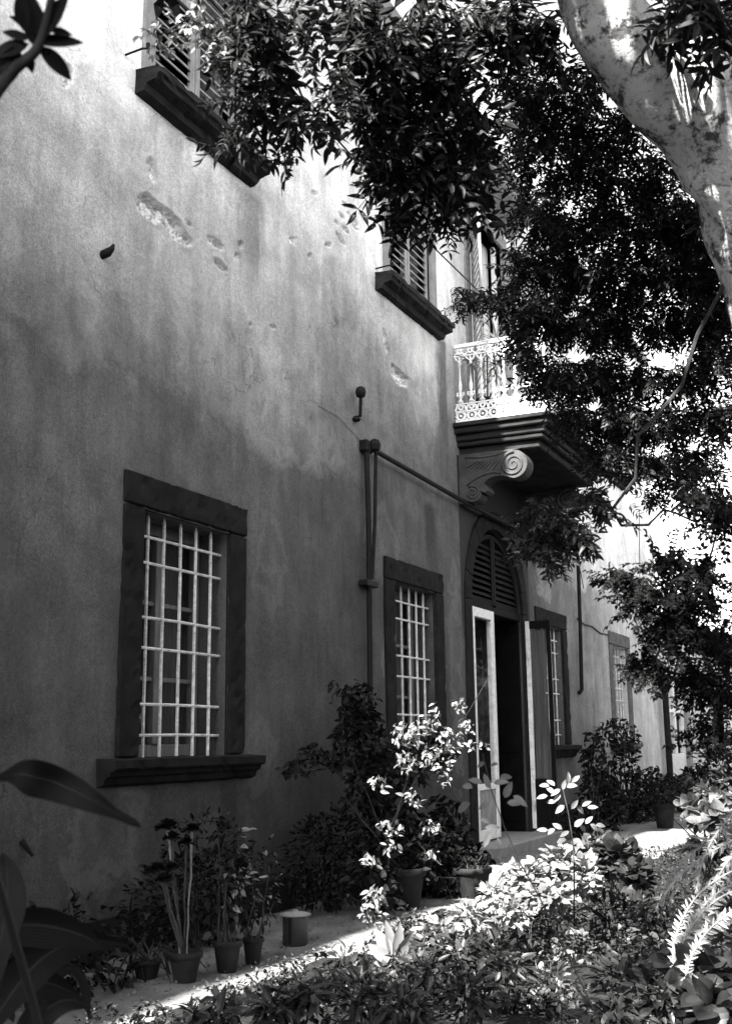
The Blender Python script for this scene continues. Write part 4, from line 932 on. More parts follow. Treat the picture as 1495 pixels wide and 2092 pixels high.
# ------------------------------------------------------------------ aspidistra, lower left foreground
ap = thing('broad_leaved_plant', 'tall dark broad leaved plant close by at the lower left edge', 'plant', (1.5, -4.6, 0))
def big_leaf(parent, pts, ws, dist, mat, name='leaf'):
    vs, fs = [], []; n = len(pts); ax_ = R3 @ V((0, 0, 1))
    P = [atD(x, y, dist + dd_) for (x, y, dd_) in pts]
    for i, p in enumerate(P):
        t = (P[min(i + 1, n - 1)] - P[max(0, i - 1)]).normalized(); sd = t.cross(ax_).normalized(); w_ = ws[i] * dist / FPX * .5
        for k in (-1, -.5, 0, .5, 1): vs.append(tuple(p + sd * (k * w_) + ax_ * (abs(k) * w_ * .45 + (.1 * w_ * math.sin(i * 2.1 + k)))))
    for i in range(n - 1):
        for k in range(4): a_ = 5 * i + k; fs.append((a_, a_ + 1, a_ + 6, a_ + 5))
    o_ = MB().add(vs, fs).build(name, mat, parent, True)
    at_ = o_.data.attributes.new('across', 'FLOAT', 'POINT'); at_.data.foreach_set('value', [(-1, -.5, 0, .5, 1)[q % 5] for q in range(len(vs))])
    md = o_.modifiers.new('smooth', 'SUBSURF'); md.levels = 2; md.render_levels = 2
    return o_
big_leaf(ap, [(-60, 1605, 0), (-10, 1592, 0), (18, 1583, 0), (45, 1578, 0), (75, 1585, 0), (110, 1595, .01), (150, 1612, .01), (190, 1632, .0), (225, 1655, 0), (250, 1668, 0), (270, 1677, 0), (283, 1684, 0), (288, 1690, 0)], [8, 10, 20, 58, 78, 72, 60, 48, 26, 16, 18, 12, 2], 1.35, M['leaf_veined'])
big_leaf(ap, [(-30, 2150, 0), (-10, 2000, 0), (5, 1900, 0), (15, 1850, 0), (20, 1800, 0), (14, 1765, 0), (6, 1742, 0)], [10, 20, 70, 90, 70, 40, 4], 1.5, M['leaf_veined'])
big_leaf(ap, [(-60, 1960, 0), (-10, 1910, 0), (40, 1885, 0), (100, 1888, 0), (150, 1900, 0), (185, 1915, 0), (215, 1945, 0)], [10, 50, 70, 80, 60, 34, 2], 1.6, M['leaf_veined'])
big_leaf(ap, [(-40, 2150, 0), (0, 2060, 0), (50, 1990, 0), (100, 1940, 0), (170, 1915, 0), (230, 1925, 0), (262, 1932, 0)], [10, 40, 80, 70, 50, 24, 2], 1.7, M['leaf_veined'])
big_leaf(ap, [(60, 2150, 0), (85, 2070, 0), (110, 2000, 0), (135, 1975, 0), (160, 1975, 0), (174, 2010, 0), (182, 2060, 0), (184, 2085, 0)], [8, 12, 16, 20, 22, 20, 12, 2], 1.9, M['leaf_veined'])
big_leaf(ap, [(-40, 2080, 0), (20, 2020, 0), (70, 2000, 0), (120, 2010, 0), (170, 2040, 0)], [20, 60, 70, 50, 2], 1.8, M['leaf_veined'])
big_leaf(ap, [(40, 2160, 0), (60, 2100, 0), (100, 2050, 0), (150, 2035, 0), (190, 2060, 0)], [20, 60, 60, 40, 2], 2.0, M['leaf_veined'])
st = MB()
for x, y, d_ in ((-60, 1605, 1.35), (-30, 2150, 1.5), (-60, 1960, 1.6), (-40, 2150, 1.7), (60, 2150, 1.9), (-40, 2080, 1.8), (40, 2160, 2.0)):
    st.tube(curve(V((1.5 + rnd.uniform(-.06, .06), -4.6 + rnd.uniform(-.06, .06), .0)), atD(x, y, d_), 0, 6, .03), .005, 5)
st.build('stem', M['leaf_dark'], ap)

# ------------------------------------------------------------------ pots along the wall
def pot(parent, x, y, r, h, mat='terracotta', name='pot', z=0.0):
    return roughen(MB().lathe((x, y, z), [(r * .62, 0), (r * .66, .01), (r * .88, h * .78), (r * .90, h * .80), (r * 1.0, h * .81), (r * 1.02, h * .97), (r * .99, h), (r * .88, h), (r * .85, h * .9), (.01, h * .88)], 22).build(name, M[mat], parent, True), .0025, .5, x)
def bush(parent, kind, mats, base, mat, nind=0, nst=7, zbase=0.0, stem_mat='bark_dark'):
    put_leaves(parent, kind, mats, M[mat], nind)
    b = MB(); b0 = V((base[0], base[1], zbase))
    for m in rnd.sample(mats, min(nst, len(mats))):
        b.tube(curve(b0 + V((rnd.uniform(-.04, .04), rnd.uniform(-.04, .04), 0)), m.translation, 0, 6, .06), [.009, .008, .007, .006, .005, .004, .003], 5)
    b.build('stem', M[stem_mat], parent)
def blob(c, r, n, size, up=.8, out=.9, droop=.1, shell=.0):
    ms = []
    for _ in range(n):
        q = rv()
        if shell and q.length < shell: q = q.normalized() * rnd.uniform(shell, 1)
        p = V(c) + V((q.x * r[0], q.y * r[1], q.z * r[2])); ms.append(mat_from(p, q * out + rv() * .6 + V((0, 0, -droop)), V((0, 0, up)) + rv() * .7, size * rnd.uniform(.6, 1.2)))
    return ms
# candelabra succulent
x, y = 6.55, -.98
t = thing('potted_succulent', 'tall potted succulent with rosette heads on bare stems beneath the first window', 'potted plant', (x, y, 0)); pot(t, x, y, .115, .19)
cz = .17
def rosette(parent, p, r):
    ms = []
    for k in range(34):
        a = k * 2.399; e = (k / 34) ** .6
        d = V((math.cos(a) * e, math.sin(a) * e, 1.05 - e)); ms.append(mat_from(V(p) + d * r * .15, d, V((0, 0, 1)) + d * -.3, r * (.42 + .38 * e)))
    put_leaves(parent, 'round', ms, M['leaf_dark'], 0, rest='rosette')
for (hx, hy), r_, lean in (((343, 1693), .082, 0), ((392, 1697), .060, 0), ((381, 1724), .055, 0), ((320, 1778), .062, 0), ((350, 1776), .06, 0), ((352, 1714), .06, 0), ((336, 1800), .06, 0)):
    hp = atY(hx, hy, y - .02 + rnd.uniform(-.05, .05)); low = hy > 1770
    MB().tube(curve((x + (hp.x - x) * (.25 if not low else .1), y, cz), hp, 0, 8, .03), [.006 if not low else .009] * 4 + [.007] * 3 + [.010, .012], 7).build('stem', M['stone_pale'] if (not low and hx in (343, 392)) else M['stem'], t)
    rosette(t, hp, r_ * 1.45)
def potted(px, py, r, h, label, clusters, kind, size, mat='leaf_dark', nind=0, y=None, potmat='terracotta'):
    g = atG(px, py); 
    if y is not None: g = V((atG(px, py).x, y, 0))
    t = thing('potted_plant', label, 'potted plant', (g.x, g.y, 0)); pot(t, g.x, g.y, r, h, potmat)
    ms = []
    for (dx, dy, z_, rx, rz, n) in clusters: ms += blob((g.x + dx, g.y + dy, z_), (rx, rx * .8, rz), n, size)
    bush(t, kind, ms, (g.x, g.y), mat, nind, 9, h * .85); return t
potted(464, 1985, .10, .20, 'leafy plant in a clay pot to the right of the tall succulent', [(0, 0, .55, .24, .26, 150), (.05, 0, .85, .14, .16, 40), (-.1, 0, .95, .08, .10, 14)], 'oval', .075)
potted(517, 1968, .075, .17, 'small bushy plant in a narrow clay pot left of the tin', [(0, 0, .45, .22, .22, 130), (.08, 0, .7, .16, .14, 40)], 'small', .06)
potted(300, 2000, .10, .12, 'low plant with thin bent leaves in the dark corner left of the succulent', [(0, 0, .22, .2, .08, 50)], 'blade', .3, 'leaf_dark')
g = atG(603, 1930)
tin = MB().lathe((g.x, g.y, 0), [(.088, 0), (.095, .01), (.095, .20), (.098, .21)], 22).build('tin', M['tin'], None, True); tag(tin, 'dented tin with a pale lid standing on the path beneath the wall', 'tin')
MB().lathe((g.x, g.y, .212), [(.118, 0), (.120, .010), (.07, .022), (.024, .026), (.022, .038), (.002, .042)], 22).build('lid', M['stone_pale'], tin, True)
MB().box(g.x - .108, g.x - .094, g.y - .02, g.y, .02, .205, .004).build('strap', M['iron'], tin)
# dark bush behind the tin
t = thing('wall_shrub', 'dark rounded shrub growing against the wall right of the tin', 'shrub', (9.6, -.45, 0))
bush(t, 'small', blob((9.6, -.45, .45), (.62, .36, .42), 900, .07, shell=.4) + blob((10.2, -.4, .55), (.5, .36, .4), 600, .07, shell=.4), (9.7, -.4), 'leaf_dark', 0, 14)
for lab, c_, r_, n_, sz_ in (('dark low bush behind the clay pots beneath the first window', (7.6, -.36, .36), (.85, .25, .36), 900, .07), ('dark broad shrub at the wall foot left of all the pots', (5.8, -.5, .12), (.7, .4, .2), 500, .09)):
    t = thing('wall_shrub', lab, 'shrub', (c_[0], c_[1], 0)); bush(t, 'small', blob(c_, r_, n_, sz_, shell=.3) + blob((c_[0] + .1, c_[1], c_[2] + .25), (r_[0] * .5, r_[1], r_[2]), n_ // 3, sz_), c_[:2], 'leaf_dark', 0, 10)
# climbing rose: shade and sun put into leaf colour, dark wall side, pale sunny side
rs = thing('climbing_rose', 'tall climbing shrub in a pot against the iron upright, half in sun', 'shrub', (10.0, -1.0, 0))
pot(rs, 10.05, -1.0, .20, .36)
def pxblob(px, py, rx, ry, y, n, size, d=.25, droop=.3):
    c = atY(px, py, y); k = (c - CAM).length / FPX; ms = []; ax = R3 @ V((1, 0, 0)); ay = R3 @ V((0, 1, 0)); az = R3 @ V((0, 0, 1))
    for _ in range(n):
        q = rv(); p = c + ax * (q.x * rx * k) + ay * (q.y * ry * k) + az * (q.z * d)
        ms.append(mat_from(p, q + rv() * .8 + V((0, 0, -droop)), V((0, 0, .7)) + rv() + az * .4, size * rnd.uniform(.6, 1.25)))
    return ms
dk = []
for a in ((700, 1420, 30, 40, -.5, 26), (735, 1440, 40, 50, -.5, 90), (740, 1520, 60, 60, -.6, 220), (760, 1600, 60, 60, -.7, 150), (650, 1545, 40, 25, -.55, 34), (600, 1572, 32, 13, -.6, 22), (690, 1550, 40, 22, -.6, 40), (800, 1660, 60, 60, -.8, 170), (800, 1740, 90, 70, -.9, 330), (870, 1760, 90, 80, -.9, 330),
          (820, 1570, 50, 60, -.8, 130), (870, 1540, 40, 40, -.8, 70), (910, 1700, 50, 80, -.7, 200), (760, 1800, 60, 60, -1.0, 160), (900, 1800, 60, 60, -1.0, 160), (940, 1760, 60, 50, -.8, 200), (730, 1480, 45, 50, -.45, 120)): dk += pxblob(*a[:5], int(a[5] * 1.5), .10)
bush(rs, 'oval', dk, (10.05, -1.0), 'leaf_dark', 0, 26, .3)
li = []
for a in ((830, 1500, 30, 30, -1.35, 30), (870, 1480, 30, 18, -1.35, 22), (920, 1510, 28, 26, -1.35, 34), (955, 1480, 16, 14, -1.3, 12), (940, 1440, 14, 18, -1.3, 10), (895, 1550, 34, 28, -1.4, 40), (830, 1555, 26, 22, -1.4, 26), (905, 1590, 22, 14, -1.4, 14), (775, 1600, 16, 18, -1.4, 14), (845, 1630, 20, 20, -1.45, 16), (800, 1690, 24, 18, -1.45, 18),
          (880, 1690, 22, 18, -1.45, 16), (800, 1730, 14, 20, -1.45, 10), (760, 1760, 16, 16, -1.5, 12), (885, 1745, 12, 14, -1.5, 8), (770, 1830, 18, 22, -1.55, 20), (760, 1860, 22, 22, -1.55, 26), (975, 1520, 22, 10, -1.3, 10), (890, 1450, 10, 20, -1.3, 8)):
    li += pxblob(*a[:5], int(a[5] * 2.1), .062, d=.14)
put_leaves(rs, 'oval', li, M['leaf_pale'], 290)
b = MB()
for pts in ([(800, 1860), (790, 1700), (850, 1590), (930, 1500), (1000, 1380)], [(820, 1800), (740, 1600), (745, 1400)], [(760, 1640), (680, 1570), (575, 1580)], [(850, 1590), (900, 1530), (965, 1520), (1000, 1520)], [(800, 1700), (840, 1560), (820, 1470)]):
    b.tube([atY(x_, y_, -1.0 if x_ > 770 else -.55) for i, (x_, y_) in enumerate(pts)], [.012 - .002 * i for i in range(len(pts))], 5)
b.build('stem', M['bark_dark'], rs)
t = thing('garden_pot', 'plain low clay pot on the path right of the climbing shrub', 'pot', (11.0, -1.3, 0)); pot(t, 11.0, -1.3, .20, .28)
bush(t, 'small', blob((11, -1.3, .36), (.2, .2, .1), 60, .05), (11, -1.3), 'leaf_dark', 0, 6, .2)
sb = MB().lathe((11.95, -1.2, -.02), [(.18, 0), (.21, .05), (.20, .12), (.14, .19), (.05, .22), (.01, .225)], 16)
tag(sb.build('boulder', M['stone_pale'], None, True), 'pale rounded stone lying on the path beside the doorstep', 'stone')
# bushes right of the door
for (px, py, y, n, size, lab, specs) in (
    (1215, 1700, -.45, 0, .11, 'dark thin shrub nearest the door on its right', [(1215, 1560, 26, 70, -.45, 300), (1230, 1640, 50, 60, -.5, 520)]),
    (1270, 1690, -.5, 0, .11, 'dark shrub climbing to the fourth barred window', [(1262, 1500, 42, 34, -.4, 260), (1285, 1530, 24, 28, -.4, 120), (1265, 1590, 45, 60, -.5, 460), (1275, 1660, 50, 45, -.5, 460)]),
    (1325, 1690, -.7, 0, .11, 'dark spreading shrub left of the far downpipe', [(1310, 1590, 34, 22, -.6, 160), (1335, 1575, 16, 10, -.6, 30), (1315, 1640, 45, 45, -.7, 420)]),
    (1190, 1730, -.6, 0, .11, 'low dark bush at the foot of the wall by the open door leaf', [(1185, 1680, 45, 40, -.6, 240), (1240, 1710, 50, 20, -.6, 160)])):
    g = atY(px, py, y); t = thing('wall_shrub', lab, 'shrub', (g.x, y, 0)); ms = []
    for a in specs: ms += pxblob(*a, size, d=.25)
    bush(t, 'oval', ms, (g.x, y), 'leaf_dark', 0, 16)
g = atG(1358, 1692); t = thing('potted_plant', 'dark potted bush on the path in front of the far downpipe', 'potted plant', (g.x, g.y, 0)); pot(t, g.x, g.y, .20, .42)
bush(t, 'small', blob((g.x, g.y, .62), (.36, .32, .24), 420, .09, shell=.3), (g.x, g.y), 'leaf_dark', 0, 10, .35)
# things by the annex
for i, (px, py, lab) in enumerate(((1385, 1600, 'small bush below the annex window'), (1425, 1612, 'round bush right of the annex window on the pale step'), (1470, 1600, 'tall loose bush before the annex wall at the right edge'))):
    g = atY(px, py, -.8); t = thing('far_shrub', lab, 'shrub', (g.x, g.y, 0)); k = (.55, .7, 1.3)[i]
    bush(t, 'small', blob((g.x, g.y, k * .5 + .1), (k * 1.3, .5, k * .5), 520, .16, shell=.3), (g.x, g.y), 'leaf_shrub' if i != 1 else 'leaf_dark', 0, 8)
g = atG(1425, 1640); tag(MB().box(g.x - .3, g.x + 3.2, -1.6, -.15, 0, .22, .02).box(g.x + .3, g.x + 3.2, -1.4, -.15, .22, .42, .02).build('stone_step', M['stone_pale']), 'pair of low pale stone steps on the path before the annex', 'step')

# ------------------------------------------------------------------ garden bed plants
def bed_plant(name, label, cat, px, py, specs, kind, size, mat, nind=0, z=0.0, nst=10, group=None):
    g = atG(px, py, z); t = thing(name, label, cat, (g.x, g.y, 0), group); ms = []
    for (cx, cy, rx, ry, dd_, n) in specs:
        m_, _ = cluster(cx, cy, rx, ry, dd_, n, size, depth=.22, droop=-.1, upn=1.2); ms += m_
    bush(t, kind, ms, (g.x, g.y), mat, nind, nst); return t
bed_plant('garden_shrub', 'low dark laurel shrub at the bottom edge against the sunlit path', 'shrub', 520, 2150, [(400, 2075, 50, 22, 5.7, 30), (450, 2065, 60, 30, 5.7, 50), (560, 2060, 70, 40, 5.6, 90), (620, 2030, 50, 35, 5.7, 60), (660, 2010, 45, 28, 5.9, 40)], 'lance', .12, 'leaf_shrub', 120)
bed_plant('garden_shrub', 'dense dark shrub at the bottom edge below the big pale leaves', 'shrub', 760, 2200, [(740, 2040, 90, 60, 5.6, 170), (820, 2060, 90, 50, 5.5, 170), (870, 1990, 70, 45, 5.9, 120), (720, 1985, 50, 25, 6.1, 40)], 'lance', .09, 'leaf_shrub', 120)
bed_plant('garden_shrub', 'dark shrub speckled with sun in the middle of the garden bed', 'shrub', 960, 2120, [(940, 1950, 80, 50, 6.3, 190), (1010, 1960, 70, 60, 6.2, 180), (960, 2040, 90, 50, 5.7, 170), (890, 1925, 60, 30, 6.6, 100)], 'oval', .065, 'leaf_shrub', 100)
bed_plant('garden_shrub', 'shrub of pale sunlit leaves beside the path below the doorstep', 'shrub', 1030, 1880, [(1010, 1830, 45, 32, 8.6, 110), (960, 1875, 60, 30, 8.0, 150), (1040, 1865, 60, 40, 8.2, 180), (900, 1900, 60, 26, 7.6, 120), (1050, 1785, 45, 28, 9.2, 90)], 'oval', .075, 'leaf_pale', 160)
bed_plant('garden_shrub', 'broad sunlit geranium clump in front of the open doorway', 'shrub', 1120, 1860, [(1080, 1790, 60, 45, 8.8, 170), (1140, 1765, 60, 45, 9.0, 180), (1120, 1830, 70, 35, 8.5, 140), (1190, 1790, 50, 50, 8.8, 150), (1200, 1740, 45, 25, 9.0, 70)], 'round', .075, 'leaf_pale', 200)
bed_plant('garden_shrub', 'dark round leaved shrub between the sunlit clump and the path', 'shrub', 1270, 1850, [(1260, 1750, 50, 50, 8.9, 150), (1300, 1790, 40, 45, 8.7, 110), (1230, 1720, 40, 24, 9.0, 50)], 'round', .10, 'leaf_shrub', 120)
bed_plant('garden_shrub', 'dark mounded shrub at the bottom edge under the sunlit ground cover', 'shrub', 1290, 2200, [(1270, 2000, 80, 50, 5.9, 150), (1340, 2040, 80, 50, 5.6, 150), (1250, 2075, 90, 30, 5.3, 120)], 'oval', .075, 'leaf_shrub', 100)
bed_plant('garden_shrub', 'shrub with large rounded leaves at the bottom right corner', 'shrub', 1450, 2250, [(1440, 1990, 70, 60, 5.2, 90), (1450, 2060, 80, 50, 4.9, 90), (1380, 1970, 40, 30, 5.6, 40)], 'round', .10, 'leaf_shrub', 140)
bed_plant('garden_shrub', 'pale variegated bush at the right edge between the arching fronds', 'shrub', 1480, 2000, [(1470, 1900, 45, 40, 5.6, 70), (1450, 1940, 30, 20, 5.5, 20)], 'round', .075, 'leaf_pale', 70)
bed_plant('garden_shrub', 'bright leafy bush at the right edge above the arching fronds', 'shrub', 1440, 1760, [(1410, 1650, 24, 28, 9.6, 40), (1450, 1670, 60, 30, 9.4, 110), (1480, 1630, 30, 24, 9.6, 40)], 'round', .11, 'leaf_pale', 120)
bed_plant('garden_shrub', 'dark low bush at the right edge beside the bright path', 'shrub', 1440, 1790, [(1440, 1730, 50, 22, 8.6, 90), (1480, 1590, 40, 30, 10.5, 90), (1450, 1620, 40, 20, 11.5, 70)], 'oval', .12, 'leaf_shrub', 60)
# big pale leaves
t = thing('pale_leaved_plant', 'clump of big whitish leaves shining in the sun at the path edge', 'plant', tuple(atG(800, 1965)))
for a, b_, w_ in (((800, 1960), (768, 1898), .42), ((802, 1960), (792, 1880), .36), ((804, 1960), (822, 1884), .40), ((808, 1960), (846, 1905), .42), ((800, 1964), (752, 1930), .44), ((806, 1966), (800, 1920), .5), ((805, 1966), (762, 1968), .42), ((810, 1964), (860, 1950), .42), ((806, 1964), (836, 1930), .46), ((800, 1964), (780, 1925), .46)):
    leaf_px(t, a, b_, 7.0, w_, M['leaf_white'], tilt=rnd.uniform(-1.1, 1.1), dd=rnd.uniform(-.08, .08))
MB().tube([atG(800, 1975), atD(803, 1955, 7.0)], .008, 5).build('stem', M['stem'], t)
# rose shoot in the sun
def shoot(label, base, pts, dist, leaves, size, mat, kind='oval', name='rose_shoot', r=.004):
    t = thing(name, label, 'plant', tuple(base)); P = [V(base)] + [atD(x_, y_, dist) for x_, y_ in pts]
    MB().tube(P, [r * 1.4] + [r * (1 - .6 * i / len(pts)) for i in range(len(pts))], 6).build('stem', M['bark_dark'], t)
    ms = []
    for (x_, y_), (tx, ty), s_ in leaves:
        a = atD(x_, y_, dist); b_ = atD(tx, ty, dist + rnd.uniform(-.03, .03)); ms.append(mat_from(a, b_ - a, R3 @ V((rnd.uniform(-.4, .4), .7, 1)), (b_ - a).length * s_))
    put_leaves(t, kind, ms, M[mat], 99); return t
lv = []
for (sx_, sy_, ex, ey, n) in ((1168, 1700, 1110, 1698, 4), (1168, 1690, 1222, 1688, 5), (1162, 1655, 1205, 1652, 4), (1158, 1650, 1125, 1642, 2), (1150, 1625, 1110, 1630, 3), (1148, 1615, 1115, 1608, 3), (1146, 1618, 1170, 1598, 4), (1160, 1720, 1150, 1722, 1)):
    for i in range(n):
        t_ = (i + .4) / n; x_, y_ = sx_ + (ex - sx_) * t_, sy_ + (ey - sy_) * t_ - 6 * math.sin(math.pi * t_); s_ = 1 if i % 2 else -1; L_ = 20
        d_ = math.atan2(ey - sy_, ex - sx_) + s_ * rnd.uniform(.5, 1.0) * (0 if i == n - 1 else 1); lv.append(((x_, y_), (x_ + L_ * math.cos(d_), y_ + L_ * math.sin(d_)), 1.15))
shoot('single pale rose shoot standing up in the sun before the dark doorway', atG(1172, 1900), [(1172, 1760), (1168, 1710), (1160, 1660), (1152, 1625), (1146, 1600)], 6.3, lv, .1, 'leaf_white')
lv = [((1000, 1612), (985, 1572), 1), ((1000, 1640), (972, 1655), 1.1), ((985, 1600), (948, 1585), 1), ((960, 1640), (930, 1660), 1.2), ((965, 1610), (935, 1598), 1), ((1008, 1600), (1040, 1592), 1), ((1030, 1630), (1048, 1590), 1), ((1035, 1640), (1068, 1640), 1.1), ((1048, 1625), (1080, 1648), 1), ((1000, 1565), (1020, 1558), 1), ((990, 1560), (965, 1565), 1), ((1020, 1590), (1060, 1578), .9), ((1000, 1700), (985, 1740), 1), ((1040, 1720), (1050, 1750), 1), ((1015, 1712), (1030, 1740), 1), ((990, 1690), (1030, 1690), 1), ((1000, 1680), (975, 1668), .9)]
lv = [(a_, (a_[0] + (b_[0] - a_[0]) * .8, a_[1] + (b_[1] - a_[1]) * .8), c_) for a_, b_, c_ in lv]
shoot('blurred near shoot with pale oval leaves before the white door leaf', atG(1330, 2092 + 500), [(1240, 2120), (1100, 1830), (1060, 1760), (1030, 1690), (1005, 1620), (985, 1540)], 2.9, lv, .1, 'leaf_pale', r=.0022)
# arching fronds
fr = thing('arching_fern', 'pale arching plumes bending over the bed at the right edge', 'fern', tuple(atG(1420, 2060)))
FR = [([(1560, 1640), (1500, 1680), (1440, 1720), (1390, 1765), (1355, 1810), (1336, 1872)], 5.6), ([(1570, 1680), (1500, 1715), (1450, 1740), (1400, 1775), (1365, 1815), (1345, 1850)], 5.5), ([(1385, 2000), (1370, 1950), (1385, 1890), (1420, 1830), (1470, 1790), (1560, 1750)], 5.3), ([(1395, 2010), (1380, 1960), (1400, 1910), (1435, 1860), (1480, 1825), (1560, 1800)], 5.2),
      ([(1600, 1600), (1520, 1640), (1470, 1690), (1440, 1740), (1425, 1790), (1420, 1830)], 5.5), ([(1405, 2020), (1390, 1950), (1412, 1880), (1450, 1835), (1500, 1800), (1580, 1780)], 5.25),
      ([(1600, 1700), (1540, 1720), (1490, 1750), (1460, 1800), (1450, 1850)], 5.35), ([(1410, 2010), (1400, 1980), (1425, 1925), (1460, 1885), (1500, 1860), (1570, 1840)], 5.1)]
for pts, d_ in FR:
    P = [atD(x_, y_, d_) for x_, y_ in pts]; Q = []
    for i in range(len(P) - 1):
        for j in range(16): Q.append(P[i].lerp(P[i + 1], j / 16))
    Q = [(Q[max(0, i - 6)] + Q[max(0, i - 3)] + Q[i] + Q[min(len(Q) - 1, i + 3)] + Q[min(len(Q) - 1, i + 6)]) / 5 for i in range(len(Q))]
    b = MB().tube(Q, .004, 4); n_ = len(Q); z_ax = R3 @ V((0, .5, 1))
    for i in range(1, n_ - 1):
        tt = (Q[i + 1] - Q[i - 1]).normalized(); sd = tt.cross(z_ax).normalized(); L_ = .042 * math.sin(math.pi * (.12 + .8 * i / n_)) ** .5 * (.75 + .4 * math.sin(i * 1.3))
        for sgn in (-1, 1):
            if rnd.random() < .06: continue
            p = Q[i].lerp(Q[i + 1], .5 * (sgn > 0)); lv_, lf_ = T['lance'][i % 3]; m = mat_from(p, sd * sgn * rnd.uniform(.5, 1) + tt * rnd.uniform(.5, 1.2) + rv() * .45 + V((0, 0, -.25)), z_ax + rv() * .6, L_ * rnd.uniform(.6, 1.2)); b.add([m @ V(q) for q in lv_], lf_)
    b.build('frond', M['leaf_white'], fr)
for (px, py, r_, h_, kind, size, mat, n_, lab) in (
    (1080, 1930, .16, .30, 'oval', .07, 'leaf_shrub', 90, 'small leafy tuft in the bed left of the bright patch of ground cover'),
    (1180, 1960, .14, .22, 'round', .06, 'leaf_pale', 70, 'small pale round leaved tuft catching the sun in the middle of the bed'),
    (1250, 1900, .18, .28, 'lance', .13, 'leaf_shrub', 70, 'tuft of narrow leaves below the dark round leaved shrub'),
    (1130, 2050, .15, .26, 'oval', .08, 'leaf_pale', 70, 'pale leafy tuft near the bottom edge right of the dark shrubs'),
    (1310, 1900, .20, .30, 'oval', .07, 'leaf_shrub', 110, 'dark tuft left of the foot of the arching fronds'),
    (1030, 2060, .16, .34, 'lance', .10, 'leaf_shrub', 90, 'upright narrow leaved tuft at the bottom edge right of centre'),
    (700, 2000, .12, .22, 'oval', .07, 'leaf_shrub', 60, 'dark tuft at the path edge left of the big pale leaves')):
    g = atG(px, py + 25); t = thing('garden_tuft', lab, 'plant', (g.x, g.y, 0))
    bush(t, kind, blob((g.x, g.y, h_ * .6), (r_, r_, h_ * .5), n_, size, out=.8), (g.x, g.y), mat, 40, 9)
# ground cover over the whole bed
gc = []
for _ in range(30000):
    x_ = 4.6 + 12 * rnd.random() ** 1.5; y_ = path_outer(x_) - .05 - rnd.random() ** 1.1 * 4.2
    nz = noise.noise(V((x_ * 1.5, y_ * 1.5, 0))) + .5 * noise.noise(V((x_ * 4, y_ * 4, 3)))
    if nz < -.02 or not in_frame(V((x_, y_, .1)), 120): continue
    h_ = .04 + .38 * min(.7, nz + .1)
    gc.append(mat_from((x_, y_, rnd.uniform(.2, 1) * h_ + .03), V((0, 0, .45)) + rv(), V((0, 0, 1)) + rv() * .7, rnd.uniform(.03, .06) + .045 * max(0, noise.noise(V((x_ * .9, y_ * .9, 7))))))
tag(join_leaves('ground_cover', 'small', gc, M['grass'], None), 'low leafy ground cover across the garden bed', 'ground cover', kind='stuff')
lit = [mat_from((x_, path_outer(x_) * rnd.random() ** .6 * .97, .022 + .01), V((rnd.uniform(-1, 1), rnd.uniform(-1, 1), .1)), V((0, 0, 1)) + rv() * .5, rnd.uniform(.02, .05)) for x_ in [rnd.uniform(4.8, 22) for _ in range(380)]]
tag(join_leaves('leaf_litter', 'small', lit, M['leaf_shrub'], None), 'scattered dry fallen leaves along the gravel path', 'leaf litter', kind='stuff')
peb = MB()
for _ in range(900):
    x_ = rnd.uniform(4.8, 16); y_ = path_outer(x_) * rnd.uniform(.02, 1.0); r_ = rnd.uniform(.006, .018); k_ = [rnd.uniform(.6, 1.2) for _ in range(4)]
    peb.add([(x_ - r_ * k_[0], y_, .012), (x_, y_ - r_ * k_[1], .012), (x_ + r_ * k_[2], y_, .012), (x_, y_ + r_ * k_[3], .012), (x_, y_, .016 + r_)], [(0, 1, 4), (1, 2, 4), (2, 3, 4), (3, 0, 4)])
tag(peb.build('pebbles', M['stone_worn'], None), 'loose pale pebbles strewn over the path', 'pebbles', kind='stuff')
# sprays lit on the balcony rail and at the upper window
bs = thing('bamboo_spray', 'pale feathery spray hanging before the upper left window', 'plant', tuple(atD(380, -400, 3.6)))
ms = []
for a in ((375, 60, 45, 30, 3.4, 16, .075), (330, 80, 28, 16, 3.4, 8, .07), (405, 35, 30, 25, 3.4, 12, .08), (440, 120, 22, 30, 3.4, 8, .08)):
    m_, c = cluster(*a, depth=.12, droop=.1); ms += m_
put_leaves(bs, 'rose', ms, M['leaf_pale'], 70)
MB().tube([atD(400, -400, 3.6), atD(410, -60, 3.45), atD(400, 30, 3.4), (atD(330, 70, 3.4))], [.006, .005, .004, .002], 5).tube([atD(405, 0, 3.42), atD(440, 100, 3.4), atD(455, 170, 3.4)], [.004, .003, .002], 5).build('stem', M['stem'], bs)
bp = thing('spiky_plant', 'spiky pale leaved plant pushing through the balcony railing near its corner', 'plant', (14.5, -.5, 5.77))
ms = []
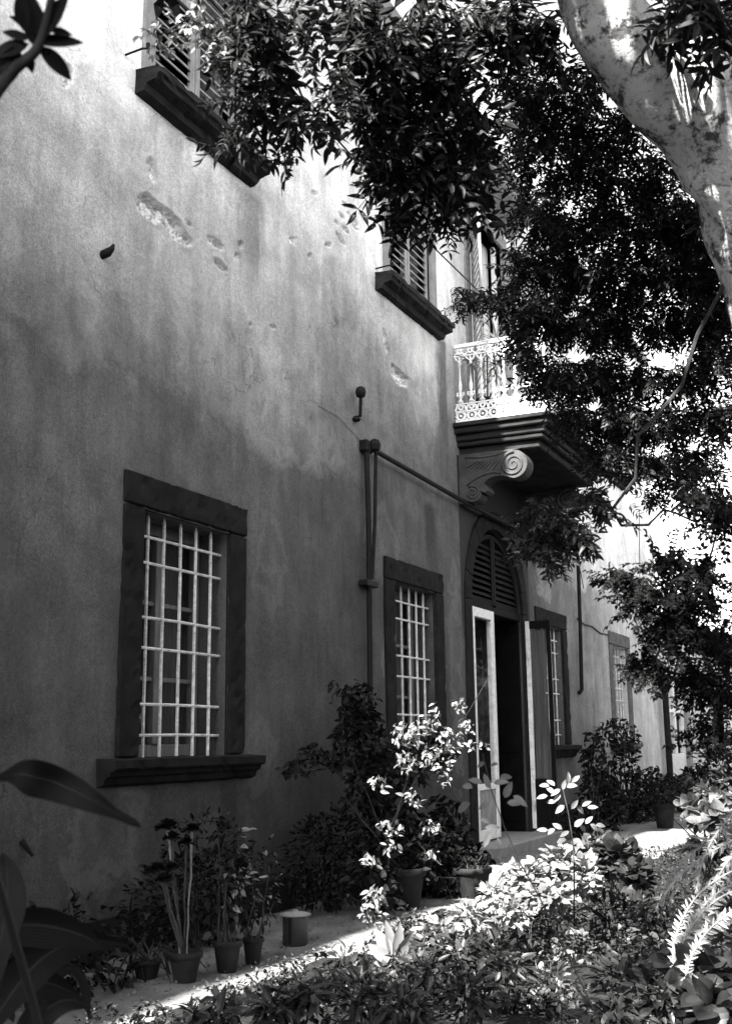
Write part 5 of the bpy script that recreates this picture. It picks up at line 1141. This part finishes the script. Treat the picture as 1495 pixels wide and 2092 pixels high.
for (px, py) in ((925, 722), (960, 735), (1000, 742), (1020, 720)):
    c = atY(px + 12, py, -.25 if px < 950 else -.6)
    c.x = 14.42
    for _ in range(26): ms.append(mat_from(c, V((-.6, -.2, .1)) + rv(), V((0, 0, 1)) + rv() * .3, rnd.uniform(.2, .36)))
put_leaves(bp, 'blade', ms, M['leaf_pale'], 104)
pot(bp, 14.6, -.4, .16, .35, 'terracotta', 'pot', 5.77); MB().tube([(14.6, -.4, 6.05), (14.5, -.45, 6.75)], .012, 6).tube([(14.6, -.4, 6.05), (14.46, -.7, 6.7)], .012, 6).build('stem', M['stem'], bp)
# unseen trees added beyond the right edge to darken the doorway and its glass
for i, (x_, y_, h_, lab) in enumerate(((19, -7.5, 7.5, 'round evergreen added out of view to darken the doorway'), (26, -6.5, 6.5, 'second evergreen added out of view farther along for shade'), (34, -6.0, 8.0, 'tallest evergreen added out of view at the far end for shade'))):
    t = thing('shade_tree', lab, 'tree', (x_, y_, 0)); tm_ = []
    MB().tube(curve((x_, y_, -.1), (x_ + .3, y_ - .2, h_ * .7), 0, 8, .03), [.2, .19, .18, .16, .14, .12, .10, .07, .04], 10).build('trunk', M['bark_dark'], t, True)
    for _ in range(26):
        c = V((x_, y_, h_ * .58)) + V((rnd.uniform(-1, 1) * 1.9, rnd.uniform(-1, 1) * 1.7, rnd.uniform(-1, 1) * h_ * .36)); r_ = rnd.uniform(.6, 1.1)
        for _ in range(60): q = rv(); tm_.append(mat_from(c + q * r_, q + rv() * .6, V((0, 0, 1)) + rv() * .7, rnd.uniform(.35, .55)))
    join_leaves('crown', 'cheap', tm_, M['leaf_tree'], t)
# unseen hedge added on the garden side to block the low sky
hd = thing('sky_screen_hedge', 'tall evergreen hedge added out of view opposite the house to block low sky', 'hedge', (8, -12, 0))
hm = []
for _ in range(5200):
    hm.append(mat_from((rnd.uniform(-12, 34), -11.5 + rnd.uniform(-.6, .4), rnd.uniform(0, 5.0)), V((0, 1, .2)) + rv(), V((0, 1, .6)) + rv(), rnd.uniform(.4, .6)))
join_leaves('foliage', 'cheap', hm, M['leaf_tree'], hd)
MB().box(-12, 34, -12.6, -11.9, 0, 4.9).build('inner_growth', M['leaf_dark'], hd)
